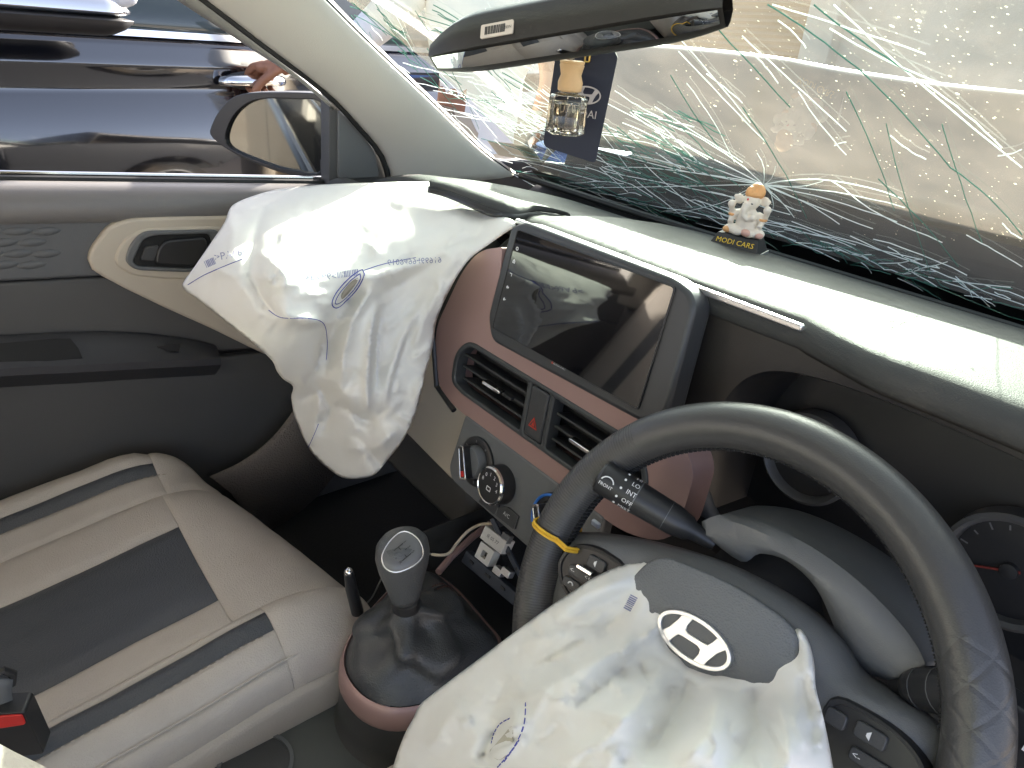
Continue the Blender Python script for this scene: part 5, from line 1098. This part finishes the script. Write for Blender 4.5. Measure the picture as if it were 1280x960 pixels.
bars.build('barcode_bars', INK, b0, smooth=False); text('sticker_print', 'BEIN', stf, 0.0118, 0.0, 0.0009, 0.0034, INK, b0)
ctr = RF(0, 0.01, -0.02); MB().tube([ctr, ctr+Vector((0.0, 0.03, 0.03)), Vector((ctr.x, ctr.y+0.02, gz(ctr.y+0.02)-0.004))], [0.012, 0.010, 0.018], 12).build('mirror_stem', BLACK, rm)

# ================================================================== HANGING CARD AND PERFUME BOTTLE
co = at(722, 130, Y=-0.010); cn = Vector((CAM.x-co.x, CAM.y-co.y, 0)).normalized(); cn = Matrix.Rotation(R(-14), 3, 'Z') @ cn
CDF = Fr(co, Vector((-cn.y, cn.x, 0)), Vector((0, 0, 1)))
if CDF.w.dot(cn) < 0: CDF = Fr(co, Vector((cn.y, -cn.x, 0)), Vector((0, 0, 1)))
hc = thing('hanging_card', 'navy blue card with silver oval emblem hanging from the rear-view mirror', 'card', tuple(co))
cq = rpoly([CDF.px(*q) for q in [(697, 50), (766, 58), (772, 72), (744, 204), (682, 184), (679, 178)]], [0.002, 0.004, 0.002, 0.004, 0.002, 0.002], 4)
MB().pl(CDF, cq, -0.0014, 0.0).build('card', NAVY, hc, bevel=0.0003)
CSL = mat('card_silver', (0.48, 0.44, 0.43), 0.5)
u, v = CDF.px(733, 119); ef = CDF.move(u, v, 0).rot(R(0)); s_ = 0.46
eo = MB().plate(ef, ell(0, 0, 0.0325*s_, 0.0185*s_, 36), [ell(0, 0, 0.0295*s_, 0.0155*s_, 36)], 0.0002, 0.0006).build('card_emblem', CSL, hc, smooth=False)
MB().pl(ef, [(a*s_, b_*s_) for a, b_ in HSH], 0.0002, 0.0006).build('emblem_letter', CSL, eo, smooth=False)
u, v = CDF.px(718, 140); text('card_lettering', 'HYUNDAI', CDF, u, v, 0.0005, 0.0105, CSL, hc, sx=1.0, rot=R(-3))
MB().plate(CDF.move(*CDF.px(735, 70)), rpoly(rect(-0.003, -0.006, 0.003, 0.006), 0.002, 3), [rect(-0.0015, -0.0045, 0.0015, 0.0045)], 0.0, 0.003).build('gold_clip', mat('gold_metal', (0.75, 0.5, 0.15), 0.3, metal=1), hc, bevel=0.0006)

bo0 = at(706, 140, Y=-0.035); pbt = thing('perfume_bottle', 'small clear perfume bottle with wooden cap hanging in front of the navy card', 'bottle', tuple(bo0))
ps = 0.60/0.60
bf = Fr(at(706, 168, Y=-0.035), (1, 0, 0), (0, 1, 0)); Hb = (at(708, 116, Y=-0.035)-bf.o).length; rbw = 0.0188
bx = ((at(711, 70, Y=-0.035)-at(706, 168, Y=-0.035)))
bf = Fr(bf.o, (1, 0, 0), (0, 1, 0))
m = bpy.data.materials.new('clear_glass'); m.use_nodes = True; b = m.node_tree.nodes['Principled BSDF']; b.inputs['Transmission Weight'].default_value = 1; b.inputs['Roughness'].default_value = 0.02; b.inputs['IOR'].default_value = 1.45; b.inputs['Base Color'].default_value = (0.97, 0.96, 0.92, 1); CLG = m
m = bpy.data.materials.new('pale_liquid'); m.use_nodes = True; b = m.node_tree.nodes['Principled BSDF']; b.inputs['Transmission Weight'].default_value = 1; b.inputs['Roughness'].default_value = 0.02; b.inputs['IOR'].default_value = 1.33; b.inputs['Base Color'].default_value = (0.96, 0.90, 0.76, 1); LIQ = m
MB().lathe(bf, [(rbw*.85, 0.0), (rbw, 0.002), (rbw, Hb*0.86), (rbw*0.9, Hb*0.95), (rbw*0.45, Hb*1.0), (rbw*0.45, Hb*1.06)], 8).build('bottle_glass', CLG, pbt, ang=30, bevel=0.0006)
MB().lathe(bf, [(rbw*.8, 0.004), (rbw*.86, 0.005), (rbw*.86, Hb*0.74), (rbw*.82, Hb*0.745)], 8).build('perfume', LIQ, pbt, ang=30)
MB().lathe(bf, [(0.010, Hb*1.03), (0.0115, Hb*1.06), (0.0120, Hb*1.25), (0.0098, Hb*1.42), (0.0112, Hb*1.58), (0.0118, Hb*1.64), (0.0113, Hb*1.68), (0.0118, Hb*1.69), (0.0118, Hb*1.74), (0.009, Hb*1.76)], 24).build('wooden_cap', WOOD, pbt)
t0 = bf(0, 0, Hb*1.75); sx_ = at(716, 5, Y=-0.05)
STR = mat('grey_string', (0.45, 0.42, 0.38), 0.8)
MB().tube([bf(-0.009, 0, Hb*1.66), bf(-0.010, -0.002, Hb*1.80), bf(-0.003, -0.003, Hb*1.86), bf(0.004, -0.002, Hb*1.80), t0+Vector((0, 0, 0.006)), at(712, 52, Y=-0.05), at(714, 30, Y=-0.058), sx_, sx_+Vector((0, 0, 0.03))], 0.0008, 6).build('string', STR, pbt)
MB().ball(bf(0.002, -0.004, Hb*1.83), 0.0025, 8, 6).build('knot', STR, pbt)

# ================================================================== AIRBAGS
FOLD = 2.3
def creases(n, cx, cy, x0, x1, y0, y1, spread, seed):
    rg = random.Random(seed); out = []
    for i in range(n):
        x, y = rg.uniform(x0, x1), rg.uniform(y0, y1); a = math.atan2(y-cy, x-cx)+rg.gauss(0, spread)+(math.pi/2 if rg.random() < 0.18 else 0); ln = rg.uniform(14, 58); b = a+rg.gauss(0, 0.35)
        m_ = (x+ln/2*math.cos(a), y+ln/2*math.sin(a)); out.append(([(x, y), m_, (m_[0]+ln/2*math.cos(b), m_[1]+ln/2*math.sin(b))], rg.uniform(3.5, 7.5), rg.choice((1, 1, -1))*rg.uniform(0.0008, 0.0024), 1))
    return out
def poly_in(p, poly):
    x, y = p; c = False; n = len(poly)
    for i in range(n):
        x0, y0 = poly[i]; x1, y1 = poly[i-1]
        if (y0 > y) != (y1 > y) and x < (x1-x0)*(y-y0)/(y1-y0)+x0: c = not c
    return c
def seg_d(P, a, b):
    """distance of points P (n,2) to a segment and the position along it"""
    a = np.array(a, float); b = np.array(b, float); d = b-a; t = np.clip(((P-a)@d)/(d@d), 0, 1); q = a+t[:, None]*d; r = P-q
    return np.hypot(r[:, 0], r[:, 1]), t, np.sign(d[0]*r[:, 1]-d[1]*r[:, 0])
def bag(outline, ctrl, folds, step, thick, rim_w, rim_d, parent, name, nz=0.004, seed=0.0, m=None, fs_=2.3):
    """cloth surface spanning an outline; ctrl gives the real position of the cloth, folds are ridges (+) and valleys (-)"""
    out = [tuple(p) for p in smoothpts(outline, 4, closed=True)]
    xs = [p[0] for p in out]; ys = [p[1] for p in out]; ins = []
    y = min(ys); k = 0
    while y < max(ys):
        x = min(xs)+(step*0.5 if k % 2 else 0)
        while x < max(xs):
            if poly_in((x, y), out): ins.append((x+random.uniform(-.2, .2)*step, y+random.uniform(-.2, .2)*step))
            x += step
        y += step*0.87; k += 1
    O = np.array(out); I = np.array(ins)
    dmin = np.full(len(I), 1e9)
    for i in range(len(O)): dmin = np.minimum(dmin, seg_d(I, O[i-1], O[i])[0])
    I = I[dmin > step*0.45]; dmin = dmin[dmin > step*0.45]
    P = np.vstack([O, I]); dist = np.concatenate([np.zeros(len(O)), dmin]); nO = len(O)
    V2, _, F2, _, _, _ = delaunay_2d_cdt([Vector(p) for p in P], [(i, (i+1) % nO) for i in range(nO)], [], 1, 1e-4)
    P = np.array([tuple(v) for v in V2])
    if len(P) != nO+len(I): dist = np.zeros(len(P))+1e9
    if len(P) != nO+len(I):
        for i in range(len(O)): dist = np.minimum(dist, seg_d(P, O[i-1], O[i])[0])
    # depth: thin-plate spline through the control points
    cp = np.array([c[:2] for c in ctrl], float)/100; ct = np.array([c[2] for c in ctrl]); n = len(cp)
    def phi(r): return np.where(r > 1e-9, r*r*np.log(np.maximum(r, 1e-9)), 0)
    A = np.zeros((n+3, n+3)); A[:n, :n] = phi(np.linalg.norm(cp[:, None]-cp[None], axis=2))+np.eye(n)*0.02; A[:n, n] = 1; A[:n, n+1:] = cp; A[n, :n] = 1; A[n+1:, :n] = cp.T
    w_ = np.linalg.solve(A, np.concatenate([ct, [0, 0, 0]])); q = P/100
    D = phi(np.linalg.norm(q[:, None]-cp[None], axis=2))@w_[:n]+w_[n]+q@w_[n+1:]
    for pl_, wd, am, sharp in folds:
        best = np.full(len(P), 1e9); tt = np.zeros(len(P)); sg = np.zeros(len(P)); ns = len(pl_)-1
        for i in range(ns):
            d, t, s = seg_d(P, pl_[i], pl_[i+1]); mk = d < best; best = np.where(mk, d, best); tt = np.where(mk, (i+t)/ns, tt); sg = np.where(mk, s, sg)
        fade = np.clip(np.minimum(tt, 1-tt)*4.5, 0, 1)**0.8 if sharp < 2 else 1.0
        w2 = np.where(sg > 0, wd, wd*1.7)
        prof = 0.55*np.exp(-(best/w2)**2)+0.55*np.exp(-best/(w2*0.6)) if sharp == 0 else 1.15*np.exp(-best/(w2*0.7))
        D = D-fs_*am*prof*fade
    for i, (x, y) in enumerate(P):
        D[i] -= nz*(noise.noise((x/55, y/55, seed))*1.0+abs(noise.noise((x/26+y/60, y/40, seed+4)))*0.9+0.35*noise.noise((x/13, y/13, seed+9)))*min(1, dist[i]/12)
    e = np.clip(dist/rim_w, 0, 1); Df = D+rim_d*(1-np.sqrt(1-(1-e)**2))
    Db = Df+thick*np.sqrt(np.clip(dist/(rim_w*2.2), 0, 1))+0.0008*np.clip(dist, 0, 1)
    vs = [CAM+ray(x, y)*d for (x, y), d in zip(P, Df)]; nv_ = len(vs); bi_ = {}
    vb = []; idx = []
    for i in range(nv_):
        if dist[i] < 1e-3: idx.append(i)
        else: idx.append(nv_+len(vb)); vb.append(CAM+ray(*P[i])*Db[i])
    fs = [tuple(f) for f in F2]; fs += [tuple(idx[i] for i in f)[::-1] for f in fs]
    mb = MB(); mb.v = vs+vb; mb.f = fs
    ob = mb.build(name, m or NYLON, parent, ang=180)
    bv = BVHTree.FromPolygons([tuple(v) for v in mb.v], fs)
    return ob, bv
def dep(px, py, **k): # distance along the view axis of a point on a coordinate plane
    d = ray(px, py); (a, v), = k.items(); i = 'XYZ'.index(a); return (v-CAM[i])/d[i]
def pri(bv, px, py, lift=0.0006):
    d = ray(px, py).normalized(); h = bv.ray_cast(CAM, d)
    return (h[0]-d*lift) if h[0] is not None else None
def inkline(bv, name, pts, r, m, parent, dash=False):
    P = [pri(bv, x, y, 0.0002) for x, y in smoothpts(pts, 8)]; P = [p for p in P if p is not None]
    mb = MB()
    if dash:
        for i in range(0, len(P)-2, 3): mb.tube(P[i:i+3], r, 4)
    elif len(P) > 1: mb.tube(P, r, 5)
    return mb.build(name, m, parent)
def inktext(bv, name, s, x, y, size, ang, m, parent, flipx=1, flipy=1, sx=1.0):
    vs, fs = text2d(s, size); c, q = math.cos(ang), math.sin(ang); P = []
    for u, v in vs:
        u *= flipx*sx; v *= flipy; P.append(pri(bv, x+u*c-(-v)*q*1.0*0+v*q*1.0 if False else x+u*c+v*q, y+u*q-v*c))
    if any(p is None for p in P): return
    MB().add(P, fs).build(name, m, parent, smooth=False, recalc=False)
def inkbars(bv, name, x, y, w_, h, ang, n, m, parent):
    mb = MB(); c, q = math.cos(ang), math.sin(ang)
    for i in range(n):
        u0 = -w_/2+w_*i/n; u1 = u0+w_/n*random.choice((.4, .6, .75)); Q = [pri(bv, x+u*c-v*q, y+u*q+v*c) for u, v in ((u0, -h/2), (u1, -h/2), (u1, h/2), (u0, h/2))]
        if all(p is not None for p in Q): mb.add(Q, [(0, 1, 2, 3)])
    mb.build(name, m, parent, smooth=False, recalc=False)

pa = thing('passenger_airbag', 'deflated white passenger airbag hanging over the dashboard in front of the door', 'airbag', tuple(at(500, 260, Y=0.05)))
out = [(553, 229), (520, 227), (480, 228), (440, 229), (400, 231), (350, 236), (322, 243), (298, 252), (287, 261), (281, 277), (268, 297), (255, 316), (242, 335), (231, 350), (228, 357), (232, 364), (246, 373), (262, 386), (280, 400), (300, 416), (322, 434), (340, 451), (346, 464), (354, 474), (366, 483), (364, 497), (368, 520), (375, 538), (383, 555), (394, 571), (408, 584), (428, 597), (452, 598), (470, 592), (486, 573), (500, 556), (512, 536), (520, 516), (526, 493), (531, 468), (537, 450), (541, 432), (545, 404), (552, 384), (562, 363), (573, 343), (588, 323), (612, 305), (632, 291), (644, 283), (641, 275), (622, 269), (600, 262), (582, 250), (568, 238)]
ctrl = [(x, y, dep(x, y, Y=yy)) for x, y, yy in [(642, 280, 0.005), (600, 262, 0.03), (565, 240, 0.045), (480, 228, 0.01), (400, 231, -0.06), (330, 241, -0.13), (285, 262, -0.20), (228, 357, -0.30), (300, 416, -0.285), (345, 460, -0.245), (330, 330, -0.27), (400, 300, -0.18), (480, 290, -0.10), (560, 290, -0.035), (420, 400, -0.20), (500, 380, -0.10), (545, 404, -0.06), (526, 493, -0.085), (470, 592, -0.125), (428, 597, -0.145), (366, 500, -0.185), (440, 500, -0.165), (480, 460, -0.13)]]
folds = [
    ([(395, 262), (375, 305), (345, 345), (318, 352)], 13, 0.012, 0), ([(330, 258), (318, 300), (312, 345), (330, 380), (350, 396)], 9, -0.010, 0), ([(365, 270), (350, 310), (322, 350)], 8, 0.008, 1),
    ([(350, 395), (380, 398), (405, 404)], 7, 0.008, 1), ([(405, 404), (402, 440), (395, 465), (380, 480)], 9, -0.018, 1), ([(340, 372), (362, 400), (405, 402)], 9, 0.007, 0),
    ([(455, 345), (425, 385), (412, 430), (404, 480)], 11, -0.016, 0), ([(470, 350), (440, 400), (428, 450), (430, 480)], 9, 0.012, 1),
    ([(590, 300), (520, 330), (470, 345), (430, 352)], 10, 0.009, 0), ([(560, 320), (510, 350), (470, 372)], 8, -0.006, 0), ([(620, 285), (560, 310), (490, 330)], 9, -0.006, 0),
    ([(470, 375), (462, 420), (458, 480), (460, 520)], 8, 0.012, 1), ([(478, 380), (472, 430), (470, 490)], 6, -0.010, 1), ([(540, 360), (505, 420), (488, 470), (476, 520)], 9, 0.008, 0), ([(520, 400), (500, 450), (486, 500)], 6, -0.006, 0),
    ([(555, 350), (530, 400), (512, 450)], 7, 0.005, 0), ([(366, 484), (395, 470), (420, 476), (438, 500), (440, 530)], 9, 0.010, 0), ([(372, 500), (400, 490), (412, 510), (402, 545)], 8, -0.012, 0), ([(390, 475), (400, 500), (392, 545), (388, 558)], 5, 0.006, 1),
    ([(420, 505), (450, 525), (470, 530)], 8, -0.012, 1), ([(430, 560), (470, 560), (500, 535)], 10, 0.010, 0), ([(440, 540), (470, 575), (480, 590)], 7, -0.007, 0), ([(260, 330), (290, 345), (312, 372)], 12, 0.006, 0), ([(285, 265), (292, 290), (284, 325), (240, 355)], 7, 0.005, 0), ([(425, 255), (440, 280), (470, 300)], 10, -0.006, 0), ([(455, 262), (420, 280), (400, 310)], 9, 0.007, 0), ([(480, 250), (540, 262), (600, 280)], 14, 0.006, 0)]
folds += [(a, b, c*1.35, d) for a, b, c, d in creases(120, 640, 250, 240, 600, 245, 590, 0.3, 5)]
ob, bv = bag(out, ctrl, folds, 3.4, 0.018, 10, 0.009, pa, 'bag_cloth', nz=0.0032, seed=3.0, fs_=2.5)
inktext(bv, 'stamp_print', '>PA66<', 289, 318, 13, R(-12), STAMP, ob)
inkbars(bv, 'stamp_barcode', 263, 328, 14, 9, R(-24), 7, STAMP, ob)
inktext(bv, 'stamp_print', '>PA66<', 401, 345, 12, R(-2), STAMP, ob, flipx=1, flipy=-1)
inkbars(bv, 'stamp_barcode', 435, 342, 27, 8, R(-8), 13, STAMP, ob)
inktext(bv, 'stamp_print', '6109499466919', 518, 326, 10.5, R(-3), STAMP, ob, flipx=1, flipy=-1)
inkline(bv, 'vent_stitch', [(453, 337), (445, 341), (431, 353), (419, 368), (415, 380), (421, 385), (432, 377), (446, 362), (455, 345), (453, 337)], 0.0007, STITCH, ob)
inkline(bv, 'vent_stitch', [(450, 342), (438, 351), (424, 367), (419, 379), (426, 378), (440, 365), (450, 350), (450, 342)], 0.0006, STITCH, ob)
inkline(bv, 'seam_stitch', [(235, 356), (255, 344), (280, 333), (303, 324)], 0.0006, STITCH, ob); inkline(bv, 'seam_stitch', [(336, 388), (352, 397), (385, 398), (404, 404), (409, 425), (408, 450)], 0.0005, STITCH, ob)
inkline(bv, 'seam_stitch', [(398, 530), (392, 545), (385, 560)], 0.0005, STITCH, ob); inkline(bv, 'seam_stitch', [(455, 338), (480, 330), (520, 322)], 0.0005, STITCH, ob)
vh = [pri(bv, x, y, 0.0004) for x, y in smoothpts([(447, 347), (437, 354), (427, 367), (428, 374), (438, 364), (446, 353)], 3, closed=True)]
MB().add(vh, [tuple(range(len(vh)))]).build('vent_hole_shade', mat('vent_shade', (0.35, 0.32, 0.26), 0.9), ob, smooth=False, recalc=False)  # no opening cut: a darker patch paints the shade in the vent

db = thing('driver_airbag', 'deflated white driver airbag spilling from the steering wheel towards the seat', 'airbag', tuple(WF0.o))
def wdep(px, py, off_):
    d = ray(px, py); return ((WF0.o+WF0.w*off_)-CAM).dot(WF0.w)/d.dot(WF0.w)
out = [(815, 703), (795, 702), (768, 710), (742, 722), (715, 740), (690, 756), (650, 785), (610, 815), (570, 845), (540, 868), (524, 882), (517, 897), (507, 915), (497, 940), (490, 965), (484, 1000), (480, 1040), (600, 1050), (760, 1050), (900, 1050), (1010, 1050), (1052, 1040), (1046, 990), (1040, 950), (1030, 900), (1020, 860), (1018, 830), (1010, 800), (995, 785), (960, 800), (910, 790), (860, 750)]
ctrl = [(x, y, wdep(x, y, o_)) for x, y, o_ in [(800, 703, 0.006), (740, 724, 0.022), (690, 756, 0.030), (610, 815, 0.045), (540, 868, 0.055), (517, 897, 0.055), (492, 960, 0.050), (480, 1040, 0.045), (640, 880, 0.085), (700, 820, 0.066), (780, 760, 0.026), (830, 810, 0.020), (860, 850, 0.024), (910, 800, 0.006), (960, 860, 0.016), (1005, 810, 0.012), (1020, 860, 0.030), (1035, 930, 0.045), (1045, 1000, 0.055), (780, 880, 0.085), (900, 920, 0.085), (700, 960, 0.115), (860, 1000, 0.125), (600, 1000, 0.09), (980, 960, 0.085), (760, 1050, 0.14)]]
folds = [
    ([(800, 745), (750, 790), (690, 820), (640, 850)], 16, -0.010, 0), ([(820, 790), (770, 815), (700, 850), (640, 878)], 14, 0.010, 0), ([(815, 800), (760, 850), (700, 900)], 15, -0.008, 0),
    ([(790, 720), (730, 745), (690, 770)], 13, 0.008, 0), ([(800, 735), (740, 760), (680, 790)], 9, -0.006, 0), ([(830, 828), (800, 880), (750, 930), (700, 955)], 16, 0.010, 0), ([(860, 848), (840, 900), (800, 950)], 16, -0.012, 0), ([(900, 860), (890, 910), (850, 960)], 18, 0.012, 0),
    ([(940, 858), (945, 910), (920, 960)], 14, -0.009, 0), ([(970, 870), (985, 920), (990, 965)], 14, 0.008, 0), ([(640, 835), (620, 880), (600, 920)], 16, -0.006, 0), ([(580, 870), (560, 900), (535, 940)], 14, 0.007, 0), ([(760, 790), (720, 800), (650, 840)], 8, 0.005, 1), ([(650, 880), (640, 920), (610, 950)], 10, 0.010, 0), ([(625, 900), (610, 930), (600, 955)], 9, -0.012, 0), ([(1000, 830), (1010, 880), (1020, 940)], 10, -0.006, 0), ([(690, 880), (750, 890), (800, 900)], 20, 0.008, 0)]
folds += [(a, b, c*1.9, d) for a, b, c, d in creases(95, 880, 770, 500, 1030, 715, 1000, 0.3, 8)]
ob, bv = bag(out, ctrl, folds, 4.4, 0.014, 9, 0.007, db, 'bag_cloth', nz=0.0028, seed=11.0, fs_=1.75)
inkbars(bv, 'stamp_barcode', 788, 754, 20, 10, R(118), 8, STAMP, ob)
inkline(bv, 'vent_stitch', [(637, 898), (625, 905), (617, 918), (614, 930)], 0.0006, STITCH, ob, True); inkline(bv, 'vent_stitch', [(657, 878), (655, 905), (645, 930), (630, 950), (622, 959)], 0.0006, STITCH, ob, True)
inkline(bv, 'vent_stitch', [(649, 925), (640, 938), (628, 955)], 0.0006, STITCH, ob, True)
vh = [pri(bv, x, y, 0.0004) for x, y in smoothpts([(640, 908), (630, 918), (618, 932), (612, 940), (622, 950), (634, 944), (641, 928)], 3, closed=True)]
MB().add(vh, [tuple(range(len(vh)))]).build('vent_hole_shade', mat('cream_vent_shade', (0.50, 0.47, 0.38), 0.9), ob, smooth=False, recalc=False)  # shaded vent opening painted as a darker cream patch on the cloth

for o in bpy.data.objects:
    if '_b' in o: del o['_b']
